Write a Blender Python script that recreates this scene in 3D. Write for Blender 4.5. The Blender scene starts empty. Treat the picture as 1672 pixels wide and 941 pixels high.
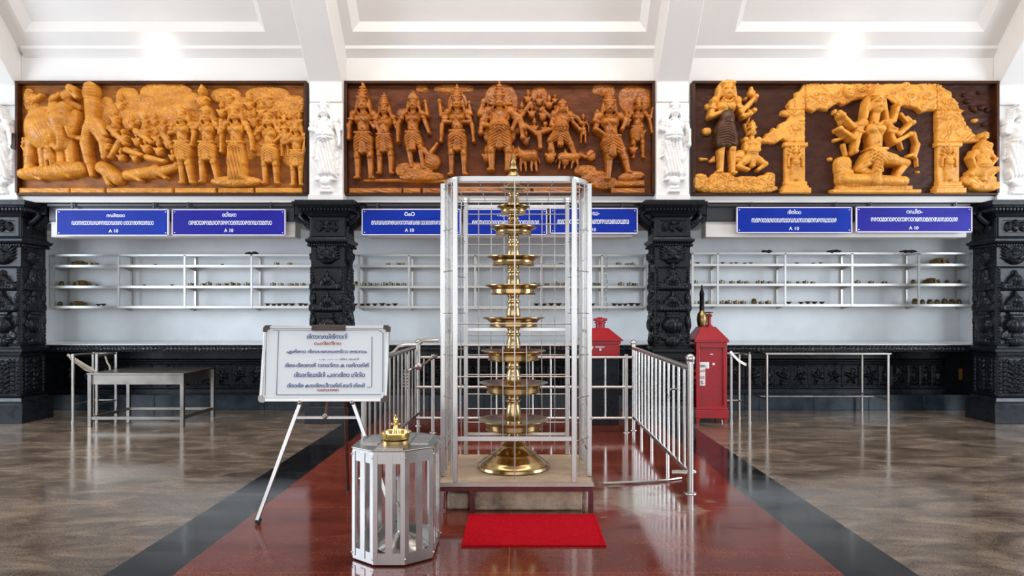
import bpy, math, random
import numpy as np
from mathutils import Vector, Matrix, Euler

random.seed(7)
rng = np.random.default_rng(11)
SC = bpy.context.scene
COL = SC.collection
PI = math.pi

# ------------------------------------------------------------------ camera
F = 1100.0                      # focal length in pixels of the 1672 x 941 frame
VX, VY = 848.0, 510.0           # vanishing point of the hall's axis
EYE = 1.45
cam_d = bpy.data.cameras.new('camera')
cam_d.sensor_width = 36.0
cam_d.lens = F / 1672 * 36.0
cam_d.shift_x = -(VX - 836.0) / 1672
cam_d.shift_y = (VY - 470.5) / 1672
cam_d.clip_end = 200
cam = bpy.data.objects.new('camera', cam_d)
cam.location = (0, 0, EYE)
cam.rotation_euler = (PI / 2, 0, 0)
COL.objects.link(cam)
SC.camera = cam

# ------------------------------------------------------------------ light and exposure
SC.view_settings.view_transform = 'Standard'
SC.view_settings.look = 'None'
SC.view_settings.gamma = 1.0
SC.view_settings.exposure = 0.0
try:
    SC.view_settings.use_curve_mapping = False
except Exception:
    pass
world = bpy.data.worlds.new('world')
SC.world = world
world.use_nodes = True
bg = world.node_tree.nodes['Background']
bg.inputs['Color'].default_value = (0.86, 0.93, 1.0, 1)
bg.inputs['Strength'].default_value = 0.4


def area(name, loc, target, sx, sy, power, color):
    d = bpy.data.lights.new(name, 'AREA')
    d.shape = 'RECTANGLE'
    d.size, d.size_y = sx, sy
    d.energy = power
    d.color = color
    o = bpy.data.objects.new(name, d)
    o.location = loc
    o.rotation_euler = (Vector(target) - Vector(loc)).to_track_quat('-Z', 'Y').to_euler()
    COL.objects.link(o)
    return o


# daylight through the open sides of the hall (left, right)
area('daylight_left', (-9.5, 4.4, 2.6), (-1.0, 8.8, 2.0), 4.5, 3.4, 450, (0.79, 0.885, 1.0))
area('daylight_right', (9.5, 4.4, 2.6), (1.0, 8.8, 2.0), 4.5, 3.4, 440, (0.83, 0.91, 1.0))
area('overhead_fill', (0.2, 5.0, 6.9), (0, 9.0, 2.6), 9.0, 1.4, 300, (1.0, 0.93, 0.85))  # unseen overhead light, added below the ceiling for contrast on the reliefs
area('front_fill', (0.0, -6.0, 2.6), (0, 6, 1.6), 17.0, 5.0, 470, (0.95, 0.97, 1.0))  # fill light added behind the camera to brighten whiteboard and niche


# ------------------------------------------------------------------ helpers
def X(px, Y):
    return (px - VX) * Y / F


def Z(py, Y):
    return EYE + (VY - py) * Y / F


def P(px, py, Y):
    return Vector((X(px, Y), Y, Z(py, Y)))


def floor_y(py):
    return EYE * F / (py - VY)


ORG = {}


def tag(o, label=None, cat=None, group=None, kind=None):
    if label:
        o['label'] = label
    if cat:
        o['category'] = cat
    if group:
        o['group'] = group
    if kind:
        o['kind'] = kind
    return o


def thing(name, label, cat, loc=(0, 0, 0), group=None, kind='thing'):
    o = bpy.data.objects.new(name, None)
    o.empty_display_size = 0.1
    o.location = loc
    COL.objects.link(o)
    ORG[o.name] = Vector(loc)
    return tag(o, label, cat, group, kind)


def link(name, me, parent=None, loc=(0, 0, 0), rot=(0, 0, 0)):
    o = bpy.data.objects.new(name, me)
    COL.objects.link(o)
    if parent is not None:
        o.parent = parent
        ORG[o.name] = ORG[parent.name]
        o.location = loc
    else:
        ORG[o.name] = Vector(loc)
        o.location = loc
    o.rotation_euler = rot
    return o


def dup(o, loc=None, parent=None, label=None, group=None, scale=None, rotz=None):
    c = o.copy()
    COL.objects.link(c)
    if parent is not None:
        c.parent = parent
    if loc is not None:
        c.location = loc
    if scale is not None:
        c.scale = scale
    if rotz is not None:
        c.rotation_euler = (0, 0, rotz)
    if label:
        c['label'] = label
    if group:
        c['group'] = group
    for ch in list(o.children):
        dup(ch, parent=c)
    return c


class MB:
    def __init__(s):
        s.v = []
        s.f = []

    def add(s, vs, fs):
        n = len(s.v)
        s.v += [tuple(v) for v in vs]
        s.f += [tuple(i + n for i in f) for f in fs]
        return s

    def box(s, c, size, rot=None, taper=1.0):
        hx, hy, hz = size[0] / 2, size[1] / 2, size[2] / 2
        vs = []
        for z in (-1, 1):
            t = taper if z > 0 else 1.0
            for x, y in ((-1, -1), (1, -1), (1, 1), (-1, 1)):
                vs.append(Vector((x * hx * t, y * hy * t, z * hz)))
        if rot is not None:
            R = Euler(rot).to_matrix()
            vs = [R @ v for v in vs]
        c = Vector(c)
        return s.add([v + c for v in vs], [(3, 2, 1, 0), (4, 5, 6, 7), (0, 1, 5, 4), (1, 2, 6, 5), (2, 3, 7, 6), (3, 0, 4, 7)])

    def b2(s, x0, x1, y0, y1, z0, z1):
        return s.box(((x0 + x1) / 2, (y0 + y1) / 2, (z0 + z1) / 2), (x1 - x0, y1 - y0, z1 - z0))

    def bar(s, p0, p1, w, d, side=None):
        """flat bar from p0 to p1; w across (along side), d the other way"""
        p0, p1 = Vector(p0), Vector(p1)
        ax = (p1 - p0).normalized()
        if side is None:
            side = Vector((1, 0, 0)) if abs(ax.x) < 0.8 else Vector((0, 0, 1))
        side = Vector(side)
        side = (side - ax * side.dot(ax)).normalized()
        up = ax.cross(side)
        vs = []
        for p in (p0, p1):
            for a, b in ((-1, -1), (1, -1), (1, 1), (-1, 1)):
                vs.append(p + side * (a * w / 2) + up * (b * d / 2))
        return s.add(vs, [(3, 2, 1, 0), (4, 5, 6, 7), (0, 1, 5, 4), (1, 2, 6, 5), (2, 3, 7, 6), (3, 0, 4, 7)])

    def tube(s, pts, r, seg=8, closed=False, radii=None):
        pts = [Vector(p) for p in pts]
        n = len(pts)
        rings = []
        prev = None
        for i, p in enumerate(pts):
            if closed:
                t = (pts[(i + 1) % n] - pts[i - 1]).normalized()
            elif i == 0:
                t = (pts[1] - pts[0]).normalized()
            elif i == n - 1:
                t = (pts[-1] - pts[-2]).normalized()
            else:
                t = (pts[i + 1] - pts[i - 1]).normalized()
            if prev is None:
                a = Vector((0, 0, 1)) if abs(t.z) < 0.9 else Vector((1, 0, 0))
                u = (a - t * a.dot(t)).normalized()
            else:
                u = (prev - t * prev.dot(t)).normalized()
            prev = u
            w = t.cross(u)
            rr = radii[i] if radii else r
            rings.append([p + (u * math.cos(k * 2 * PI / seg) + w * math.sin(k * 2 * PI / seg)) * rr for k in range(seg)])
        vs = [v for ring in rings for v in ring]
        fs = []
        m = n if closed else n - 1
        for i in range(m):
            j = (i + 1) % n
            for k in range(seg):
                l = (k + 1) % seg
                fs.append((i * seg + k, i * seg + l, j * seg + l, j * seg + k))
        if not closed:
            fs.append(tuple(range(seg - 1, -1, -1)))
            fs.append(tuple((n - 1) * seg + k for k in range(seg)))
        return s.add(vs, fs)

    def cyl(s, p0, p1, r, seg=10, r1=None):
        return s.tube([p0, p1], r, seg, radii=[r, r if r1 is None else r1])

    def lathe(s, prof, c, seg=32, caps=True):
        """prof: (r, z) from bottom up"""
        cx, cy, cz = c
        vs = []
        for r, z in prof:
            for k in range(seg):
                a = 2 * PI * k / seg
                vs.append((cx + r * math.cos(a), cy + r * math.sin(a), cz + z))
        fs = []
        for i in range(len(prof) - 1):
            for k in range(seg):
                l = (k + 1) % seg
                fs.append((i * seg + k, i * seg + l, (i + 1) * seg + l, (i + 1) * seg + k))
        if caps:
            fs.append(tuple(range(seg - 1, -1, -1)))
            fs.append(tuple((len(prof) - 1) * seg + k for k in range(seg)))
        return s.add(vs, fs)

    def sphere(s, c, r, seg=14, rings=9, sc=(1, 1, 1)):
        vs, fs = [], []
        for i in range(1, rings):
            th = PI * i / rings
            for k in range(seg):
                a = 2 * PI * k / seg
                vs.append((c[0] + r * sc[0] * math.sin(th) * math.cos(a), c[1] + r * sc[1] * math.sin(th) * math.sin(a), c[2] - r * sc[2] * math.cos(th)))
        nb = len(vs)
        vs += [(c[0], c[1], c[2] - r * sc[2]), (c[0], c[1], c[2] + r * sc[2])]
        for i in range(rings - 2):
            for k in range(seg):
                l = (k + 1) % seg
                fs.append((i * seg + k, i * seg + l, (i + 1) * seg + l, (i + 1) * seg + k))
        for k in range(seg):
            l = (k + 1) % seg
            fs.append((nb, l, k))
            fs.append((nb + 1, (rings - 2) * seg + k, (rings - 2) * seg + l))
        return s.add(vs, fs)

    def prism(s, poly, z0, z1, top=None):
        """poly: ccw xy points; top: other xy points for the upper face"""
        n = len(poly)
        t = top or poly
        vs = [(x, y, z0) for x, y in poly] + [(x, y, z1) for x, y in t]
        fs = [tuple(range(n - 1, -1, -1)), tuple(range(n, 2 * n))]
        for i in range(n):
            j = (i + 1) % n
            fs.append((i, j, n + j, n + i))
        return s.add(vs, fs)

    def profile_x(s, yz, x0, x1):
        """extrude a yz outline along x"""
        n = len(yz)
        vs = [(x0, y, z) for y, z in yz] + [(x1, y, z) for y, z in yz]
        fs = [tuple(range(n)), tuple(range(2 * n - 1, n - 1, -1))]
        for i in range(n):
            j = (i + 1) % n
            fs.append((j, i, n + i, n + j))
        return s.add(vs, fs)

    def build(s, name, mat, parent=None, loc=None, bevel=0.0, angle=35, kind=None):
        org = ORG[parent.name] if parent is not None else Vector(loc or (0, 0, 0))
        me = bpy.data.meshes.new(name)
        me.from_pydata([(v[0] - org.x, v[1] - org.y, v[2] - org.z) for v in s.v], [], s.f)
        me.materials.append(mat)
        me.shade_smooth()
        me.set_sharp_from_angle(angle=math.radians(angle))
        me.update()
        o = link(name, me, parent, (0, 0, 0) if parent is not None else org)
        if bevel:
            md = o.modifiers.new('edge', 'BEVEL')
            md.width = bevel
            md.segments = 2
            md.limit_method = 'ANGLE'
            md.harden_normals = False
        if kind:
            o['kind'] = kind
        return o


# ------------------------------------------------------------------ materials
def mat(name, col, rough=0.5, metal=0.0, var=0.0, col2=None, scale=6.0, stretch=(1, 1, 1), bump=0.0, bscale=None, rvar=0.0, spec=0.5, coat=0.0, detail=5.0):
    m = bpy.data.materials.new(name)
    m.use_nodes = True
    nt = m.node_tree
    b = nt.nodes['Principled BSDF']
    b.inputs['Base Color'].default_value = (*col, 1)
    b.inputs['Roughness'].default_value = rough
    b.inputs['Metallic'].default_value = metal
    b.inputs['Specular IOR Level'].default_value = spec
    b.inputs['Coat Weight'].default_value = coat
    b.inputs['Coat Roughness'].default_value = 0.08
    tc = nt.nodes.new('ShaderNodeTexCoord')
    mp = nt.nodes.new('ShaderNodeMapping')
    mp.inputs['Scale'].default_value = stretch
    nt.links.new(tc.outputs['Object'], mp.inputs['Vector'])
    no = nt.nodes.new('ShaderNodeTexNoise')
    no.inputs['Scale'].default_value = scale
    no.inputs['Detail'].default_value = detail
    no.inputs['Roughness'].default_value = 0.6
    nt.links.new(mp.outputs['Vector'], no.inputs['Vector'])
    if col2 is None:
        k = 1 - var
        col2 = tuple(c * k for c in col)
    cr = nt.nodes.new('ShaderNodeValToRGB')
    cr.color_ramp.elements[0].position = 0.32
    cr.color_ramp.elements[1].position = 0.68
    cr.color_ramp.elements[0].color = (*col2, 1)
    cr.color_ramp.elements[1].color = (*col, 1)
    nt.links.new(no.outputs['Fac'], cr.inputs['Fac'])
    nt.links.new(cr.outputs['Color'], b.inputs['Base Color'])
    if rvar:
        mr = nt.nodes.new('ShaderNodeMapRange')
        mr.inputs['From Min'].default_value = 0.3
        mr.inputs['From Max'].default_value = 0.7
        mr.inputs['To Min'].default_value = max(0.02, rough - rvar)
        mr.inputs['To Max'].default_value = rough + rvar
        nt.links.new(no.outputs['Fac'], mr.inputs['Value'])
        nt.links.new(mr.outputs['Result'], b.inputs['Roughness'])
    if bump:
        n2 = nt.nodes.new('ShaderNodeTexNoise')
        n2.inputs['Scale'].default_value = bscale or scale * 4
        n2.inputs['Detail'].default_value = 4
        nt.links.new(mp.outputs['Vector'], n2.inputs['Vector'])
        bp = nt.nodes.new('ShaderNodeBump')
        bp.inputs['Strength'].default_value = bump
        bp.inputs['Distance'].default_value = 0.02
        nt.links.new(n2.outputs['Fac'], bp.inputs['Height'])
        nt.links.new(bp.outputs['Normal'], b.inputs['Normal'])
    return m


def stone_floor(name, c1, c2, c3, tile, rough, joint, off=(0, 0), vein=1.0, stain=None):
    """polished granite slabs with thin joints"""
    m = bpy.data.materials.new(name)
    m.use_nodes = True
    nt = m.node_tree
    L = nt.links.new
    b = nt.nodes['Principled BSDF']
    tc = nt.nodes.new('ShaderNodeTexCoord')
    mp = nt.nodes.new('ShaderNodeMapping')
    mp.inputs['Location'].default_value = (off[0], off[1], 0)
    L(tc.outputs['Object'], mp.inputs['Vector'])
    big = nt.nodes.new('ShaderNodeMapping')
    big.inputs['Scale'].default_value = (1.0, 2.2, 1)
    big.inputs['Rotation'].default_value = (0, 0, 0.35)
    L(tc.outputs['Object'], big.inputs['Vector'])
    n1 = nt.nodes.new('ShaderNodeTexNoise')
    n1.inputs['Scale'].default_value = 1.6 * vein
    n1.inputs['Detail'].default_value = 9
    n1.inputs['Roughness'].default_value = 0.68
    n1.inputs['Distortion'].default_value = 0.7
    L(big.outputs['Vector'], n1.inputs['Vector'])
    n2 = nt.nodes.new('ShaderNodeTexNoise')
    n2.inputs['Scale'].default_value = 90
    n2.inputs['Detail'].default_value = 3
    L(tc.outputs['Object'], n2.inputs['Vector'])
    cr = nt.nodes.new('ShaderNodeValToRGB')
    e = cr.color_ramp.elements
    e[0].position, e[0].color = 0.33, (*c1, 1)
    e[1].position, e[1].color = 0.72, (*c3, 1)
    x = e.new(0.5)
    x.color = (*c2, 1)
    L(n1.outputs['Fac'], cr.inputs['Fac'])
    mx = nt.nodes.new('ShaderNodeMix')
    mx.data_type = 'RGBA'
    mx.blend_type = 'MULTIPLY'
    mx.inputs[0].default_value = 1.0
    sp = nt.nodes.new('ShaderNodeValToRGB')
    sp.color_ramp.elements[0].position, sp.color_ramp.elements[0].color = 0.36, (0.62, 0.6, 0.58, 1)
    sp.color_ramp.elements[1].position, sp.color_ramp.elements[1].color = 0.62, (1.2, 1.18, 1.15, 1)
    L(n2.outputs['Fac'], sp.inputs['Fac'])
    L(cr.outputs['Color'], mx.inputs[6])
    L(sp.outputs['Color'], mx.inputs[7])
    br = nt.nodes.new('ShaderNodeTexBrick')
    br.offset = 0.5
    br.inputs['Scale'].default_value = 1.0
    br.inputs['Brick Width'].default_value = tile[0]
    br.inputs['Row Height'].default_value = tile[1]
    br.inputs['Mortar Size'].default_value = 0.0035
    br.inputs['Mortar Smooth'].default_value = 0.0
    br.inputs['Color1'].default_value = (0.82, 0.82, 0.82, 1)
    br.inputs['Color2'].default_value = (1.1, 1.1, 1.1, 1)
    br.inputs['Mortar'].default_value = (1, 1, 1, 1)
    L(mp.outputs['Vector'], br.inputs['Vector'])
    m2 = nt.nodes.new('ShaderNodeMix')
    m2.data_type = 'RGBA'
    m2.blend_type = 'MULTIPLY'
    m2.inputs[0].default_value = 1.0
    L(mx.outputs[2], m2.inputs[6])
    L(br.outputs['Color'], m2.inputs[7])
    m3 = nt.nodes.new('ShaderNodeMix')
    m3.data_type = 'RGBA'
    L(br.outputs['Fac'], m3.inputs[0])
    L(m2.outputs[2], m3.inputs[6])
    m3.inputs[7].default_value = (*joint, 1)
    last = m3.outputs[2]
    mr = nt.nodes.new('ShaderNodeMapRange')
    mr.inputs['From Min'].default_value = 0.3
    mr.inputs['From Max'].default_value = 0.7
    mr.inputs['To Min'].default_value = rough * 0.65
    mr.inputs['To Max'].default_value = rough * 1.6
    L(n1.outputs['Fac'], mr.inputs['Value'])
    rlast = mr.outputs['Result']
    if stain:
        (sx, sy, sr, scol) = stain
        vm = nt.nodes.new('ShaderNodeVectorMath')
        vm.operation = 'DISTANCE'
        vm.inputs[1].default_value = (sx, sy, 0)
        L(tc.outputs['Object'], vm.inputs[0])
        ns = nt.nodes.new('ShaderNodeTexNoise')
        ns.inputs['Scale'].default_value = 5
        ns.inputs['Detail'].default_value = 6
        L(tc.outputs['Object'], ns.inputs['Vector'])
        ma = nt.nodes.new('ShaderNodeMath')
        ma.operation = 'MULTIPLY_ADD'
        ma.inputs[1].default_value = 1.3
        L(ns.outputs['Fac'], ma.inputs[0])
        L(vm.outputs['Value'], ma.inputs[2])
        r2 = nt.nodes.new('ShaderNodeMapRange')
        r2.inputs['From Min'].default_value = sr + 0.75
        r2.inputs['From Max'].default_value = sr + 0.45
        L(ma.outputs[0], r2.inputs['Value'])
        m4 = nt.nodes.new('ShaderNodeMix')
        m4.data_type = 'RGBA'
        L(r2.outputs['Result'], m4.inputs[0])
        L(last, m4.inputs[6])
        m4.inputs[7].default_value = (*scol, 1)
        last = m4.outputs[2]
    L(last, b.inputs['Base Color'])
    L(rlast, b.inputs['Roughness'])
    b.inputs['Specular IOR Level'].default_value = 0.75
    return m


M = {}
M['white'] = mat('white_paint', (0.74, 0.71, 0.68), 0.55, var=0.05, scale=1.2)
M['plaster'] = mat('white_plaster_carving', (0.84, 0.82, 0.79), 0.5, var=0.12, scale=14)
M['niche'] = mat('niche_wall_paint', (0.84, 0.87, 0.89), 0.4, col2=(0.74, 0.77, 0.79), scale=2.2, bump=0.05)
M['black'] = mat('black_gloss_stone', (0.009, 0.010, 0.014), 0.3, col2=(0.005, 0.006, 0.008), scale=18, rvar=0.1, spec=0.22)
M['black_dull'] = mat('dark_granite', (0.014, 0.017, 0.023), 0.3, col2=(0.008, 0.01, 0.014), scale=9, rvar=0.1, spec=0.35)
M['step'] = mat('slate_step_tile', (0.02, 0.037, 0.05), 0.25, col2=(0.012, 0.022, 0.032), scale=5, rvar=0.08)
M['counter'] = mat('polished_counter_stone', (0.72, 0.74, 0.75), 0.2, col2=(0.6, 0.62, 0.63), scale=5, rvar=0.06)
M['steel'] = mat('stainless_steel', (0.68, 0.66, 0.63), 0.26, 1.0, var=0.06, scale=5, rvar=0.04)
M['steel_worn'] = mat('worn_steel', (0.56, 0.53, 0.49), 0.32, 1.0, var=0.15, scale=6, rvar=0.06)
M['steel_dark'] = mat('dull_table_steel', (0.36, 0.33, 0.3), 0.36, 1.0, var=0.2, scale=6, rvar=0.06)
M['alu'] = mat('brushed_aluminium', (0.60, 0.585, 0.57), 0.3, 1.0, var=0.07, scale=4, rvar=0.05)
M['rack_steel'] = mat('satin_rack_steel', (0.66, 0.65, 0.62), 0.42, 0.75, var=0.08, scale=5, rvar=0.05)
M['plate'] = mat('dark_steel_plate', (0.42, 0.4, 0.38), 0.14, 1.0, var=0.25, scale=7, rvar=0.05)
M['brass'] = mat('brass', (0.6, 0.425, 0.2), 0.2, 1.0, col2=(0.36, 0.245, 0.115), scale=7, rvar=0.06)
M['brass_old'] = mat('old_brass', (0.5, 0.35, 0.14), 0.35, 1.0, col2=(0.16, 0.11, 0.05), scale=22, rvar=0.1)
M['brass_bright'] = mat('bright_brass', (0.85, 0.58, 0.2), 0.18, 1.0, var=0.15, scale=12)
M['tin'] = mat('dull_tin', (0.38, 0.33, 0.26), 0.4, 0.9, col2=(0.1, 0.07, 0.05), scale=30, rvar=0.1)
M['clay'] = mat('dark_clay', (0.1, 0.055, 0.035), 0.6, var=0.5, scale=25)
M['red'] = mat('red_enamel', (0.36, 0.004, 0.012), 0.3, col2=(0.26, 0.003, 0.008), scale=4, rvar=0.06)
M['mat'] = mat('red_mat_pile', (0.72, 0.004, 0.018), 0.95, col2=(0.5, 0.002, 0.01), scale=60, bump=0.8, bscale=250, spec=0.1)
M['maroon'] = mat('maroon_paint', (0.13, 0.015, 0.02), 0.4, var=0.4, scale=20)
M['cement'] = mat('worn_cement', (0.56, 0.42, 0.29), 0.7, col2=(0.38, 0.27, 0.18), scale=5, bump=0.3)
M['rubble'] = mat('stained_masonry', (0.62, 0.49, 0.34), 0.75, col2=(0.16, 0.12, 0.09), scale=5, bump=0.7, bscale=25)
M['blue'] = mat('blue_sign_enamel', (0.002, 0.03, 0.36), 0.45, col2=(0.002, 0.016, 0.24), scale=1.2, spec=0.15)
M['violet'] = mat('violet_blue_sign_enamel', (0.022, 0.016, 0.32), 0.45, col2=(0.008, 0.01, 0.22), scale=1.2, spec=0.15)
M['sign_edge'] = mat('pale_sign_border', (0.72, 0.66, 0.8), 0.4, var=0.1)
M['ink_white'] = mat('white_lettering', (0.85, 0.87, 0.9), 0.5, var=0.05)
M['ink_blue'] = mat('blue_marker', (0.02, 0.05, 0.3), 0.5, var=0.2)
M['ink_red'] = mat('red_marker', (0.6, 0.06, 0.05), 0.5, var=0.2)
M['ink_grey'] = mat('faded_marker', (0.25, 0.28, 0.36), 0.5, var=0.2)
M['ink_black'] = mat('black_ink', (0.02, 0.02, 0.03), 0.5, var=0.2)
M['board'] = mat('whiteboard_surface', (0.9, 0.94, 0.96), 0.18, col2=(0.86, 0.91, 0.93), scale=3, rvar=0.04)
M['brown_plastic'] = mat('brown_plastic', (0.09, 0.055, 0.04), 0.4, var=0.3)
M['rust'] = mat('rusty_tube', (0.16, 0.06, 0.045), 0.45, 0.4, var=0.4, scale=30)
M['rubber'] = mat('black_rubber', (0.015, 0.015, 0.016), 0.6, var=0.2)
M['paper'] = mat('white_paper', (0.85, 0.84, 0.82), 0.6, var=0.05)
M['sticks'] = mat('pale_wood_strip', (0.5, 0.42, 0.32), 0.6, var=0.4, scale=12)
M['cloth_dark'] = mat('dark_cloth', (0.03, 0.025, 0.022), 0.9, var=0.4)
M['yellow'] = mat('yellow_paint', (0.45, 0.24, 0.03), 0.5, var=0.3)
M['joint_dark'] = mat('dark_lintel_paint', (0.02, 0.021, 0.026), 0.35, var=0.3, scale=10)
for nm, c, c2, r, sp in (('wood_left', (0.70, 0.30, 0.036), (0.44, 0.155, 0.016), 0.34, .4),
                         ('wood_mid', (0.47, 0.148, 0.011), (0.22, 0.055, 0.004), 0.27, .45),
                         ('wood_right', (0.80, 0.38, 0.06), (0.58, 0.23, 0.028), 0.34, .4),
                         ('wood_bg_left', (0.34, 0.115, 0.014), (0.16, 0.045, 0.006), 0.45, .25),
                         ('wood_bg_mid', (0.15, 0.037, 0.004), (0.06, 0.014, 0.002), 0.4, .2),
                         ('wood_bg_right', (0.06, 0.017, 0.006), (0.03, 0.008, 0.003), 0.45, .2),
                         ('wood_brown', (0.10, 0.036, 0.012), (0.05, 0.017, 0.006), 0.36, .4),
                         ('wood_frame', (0.07, 0.02, 0.005), (0.03, 0.008, 0.003), 0.4, .25)):
    M[nm] = mat(nm, c, r, col2=c2, scale=5.0, stretch=(1, 1, 2.2), bump=0.12, bscale=40, rvar=0.06, spec=sp, detail=7)

# ------------------------------------------------------------------ floor
HALL = (-11.0, 11.0, -6.0)


def slab(name, x0, x1, y0, y1, z, m):
    o = MB().add([(x0, y0, z), (x1, y0, z), (x1, y1, z), (x0, y1, z)], [(0, 1, 2, 3)]).build(name, m)
    o['kind'] = 'structure'
    return o


XR0, XR1, XB0, XB1 = -1.91, 1.79, -2.29, 2.20
M['granite'] = stone_floor('brown_grey_granite', (0.085, 0.065, 0.052), (0.195, 0.148, 0.113), (0.4, 0.31, 0.235), (1.4, 0.95), 0.13, (0.2, 0.16, 0.12), vein=1.1)
M['redstone'] = stone_floor('red_granite', (0.13, 0.022, 0.014), (0.2, 0.038, 0.022), (0.27, 0.066, 0.038), (1.85, 1.25), 0.1, (0.25, 0.075, 0.045), off=(0.06, 0), vein=0.8,
                            stain=(0.85, 5.25, 0.42, (0.3, 0.235, 0.175)))
M['blackstone'] = stone_floor('black_granite', (0.009, 0.009, 0.01), (0.015, 0.015, 0.017), (0.035, 0.034, 0.034), (2.2, 0.9), 0.1, (0.06, 0.05, 0.045), off=(0.4, 0.2))
slab('floor', HALL[0], XB0, HALL[2], 10.5, 0, M['granite'])
slab('floor', XB1, HALL[1], HALL[2], 10.5, 0, M['granite'])
slab('floor_black_band', XB0, XR0, HALL[2], 10.5, 0, M['blackstone'])
slab('floor_black_band', XR1, XB1, HALL[2], 10.5, 0, M['blackstone'])
slab('floor_red_lane', XR0, XR1, HALL[2], 10.5, 0, M['redstone'])

# ------------------------------------------------------------------ walls and ceiling
YW = 8.93                      # face of the upper wall
NL, NR, NB = -7.03, 6.80, 10.4  # the niche behind the pillars
ZS0, ZS1 = 2.90, 2.985          # white sill under the reliefs
ZT = 4.477                      # top of the reliefs
ZC = 4.87                       # where the sloping ceiling starts


def struct(name, mb, m, bevel=0.0):
    o = mb.build(name, m, bevel=bevel)
    o['kind'] = 'structure'
    return o


struct('wall_back', MB().b2(HALL[0], HALL[1], YW, YW + 0.4, ZS1, ZC + 0.02), M['white'])
struct('trim_sill', MB().b2(HALL[0], HALL[1], YW - 0.03, YW + 0.4, ZS0, ZS1), M['white'], 0.006)
struct('wall_niche', MB().b2(NL - 0.6, NR + 0.6, NB, NB + 0.2, 0, 3.0), M['niche'])
struct('wall_niche_left', MB().b2(HALL[0], NL, 9.52, NB, 0, 3.0), M['niche'])
struct('wall_niche_right', MB().b2(NR, HALL[1], 9.52, NB, 0, 3.0), M['niche'])
struct('ceiling_niche', MB().b2(NL, NR, 9.52, NB, 2.60, 2.7), M['niche'])
for (a, b) in ((-6.25, -2.99), (-2.02, 1.515), (2.485, 5.97)):
    struct('trim_lintel', MB().b2(a, b, YW + 0.02, YW + 0.32, 2.66, ZS0).b2(a, b, YW - 0.02, YW + 0.02, 2.845, ZS0 - 0.012), M['joint_dark'], 0.006)
    struct('trim_soffit', MB().b2(a, b, YW + 0.06, YW + 0.3, 2.45, 2.66).b2(a, b, YW + 0.3, 9.52, 2.6, 2.66), M['white'], 0.008)

# sloping ceiling with recessed panels between the beams (45 degrees)
BEAMS = [(-7.2, -6.6, 8.85), (-2.72, -2.29, 8.72), (1.776, 2.196, 8.72), (6.283, 6.9, 8.85)]


def slope(x, s, d=0.0):
    """point on the slope: s metres along it, d metres out of it"""
    k = 0.70711
    return (x, YW - s * k - d * k, ZC + s * k - d * k)


SL = 3.6
bays = [(-6.55, -2.6, -6.405, -3.29), (-2.6, 2.0, -2.16, 1.645), (2.0, 6.3, 2.79, 6.015)]
cm = MB()
for (a, b, c0, c1) in bays:
    s0, s1 = 0.30, SL
    dep = 0.10
    e = 0.09
    q = [slope(a, 0), slope(b, 0), slope(b, s0), slope(a, s0)]
    cm.add(q, [(0, 1, 2, 3)])
    cm.add([slope(a, s0), slope(c0, s0), slope(c0, s1), slope(a, s1)], [(0, 1, 2, 3)])
    cm.add([slope(c1, s0), slope(b, s0), slope(b, s1), slope(c1, s1)], [(0, 1, 2, 3)])
    # the recess: bevelled edge then flat
    cm.add([slope(c0, s0), slope(c1, s0), slope(c1 - e, s0 + e, -dep), slope(c0 + e, s0 + e, -dep)], [(0, 1, 2, 3)])
    cm.add([slope(c0, s1), slope(c0, s0), slope(c0 + e, s0 + e, -dep), slope(c0 + e, s1, -dep)], [(0, 1, 2, 3)])
    cm.add([slope(c1, s0), slope(c1, s1), slope(c1 - e, s1, -dep), slope(c1 - e, s0 + e, -dep)], [(0, 1, 2, 3)])
    cm.add([slope(c0 + e, s0 + e, -dep), slope(c1 - e, s0 + e, -dep), slope(c1 - e, s1, -dep), slope(c0 + e, s1, -dep)], [(0, 1, 2, 3)])
ye, ze = slope(0, SL)[1:]
cm.add([slope(HALL[0], 0), slope(-6.55, 0), slope(-6.55, SL), slope(HALL[0], SL)], [(0, 1, 2, 3)])
cm.add([slope(6.3, 0), slope(HALL[1], 0), slope(HALL[1], SL), slope(6.3, SL)], [(0, 1, 2, 3)])
cm.add([(HALL[0], ye, ze), (HALL[1], ye, ze), (HALL[1], -1.0, ze), (HALL[0], -1.0, ze)], [(0, 1, 2, 3)])
struct('ceiling', cm, M['white'])
tr = MB()
for (a, b, c0, c1) in bays:
    # small cove along the foot of the slope and around each recess
    tr.add([slope(a, 0.0, 0.03), slope(b, 0.0, 0.03), slope(b, 0.09, 0.03), slope(a, 0.09, 0.03), slope(a, 0.12, 0), slope(b, 0.12, 0), (a, YW, ZC - 0.05), (b, YW, ZC - 0.05)],
           [(0, 1, 2, 3), (3, 2, 5, 4), (6, 7, 1, 0)])
struct('trim_cove', tr, M['white'])
for (bx0, bx1, by) in BEAMS:
    bm = MB()
    # haunched beam: vertical foot on the pilaster, then rising towards the hall at 45 degrees
    yz = [(YW, 4.17), (by, 4.17), (by - 0.02, 4.43), (by - 2.55, 4.43 + 2.53), (by - 2.55, 7.6), (YW - 2.0, 7.3), (YW, 5.3)]
    bm.profile_x(yz, bx0, bx1)
    struct('ceiling_beam', bm, M['white'], 0.012)

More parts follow.
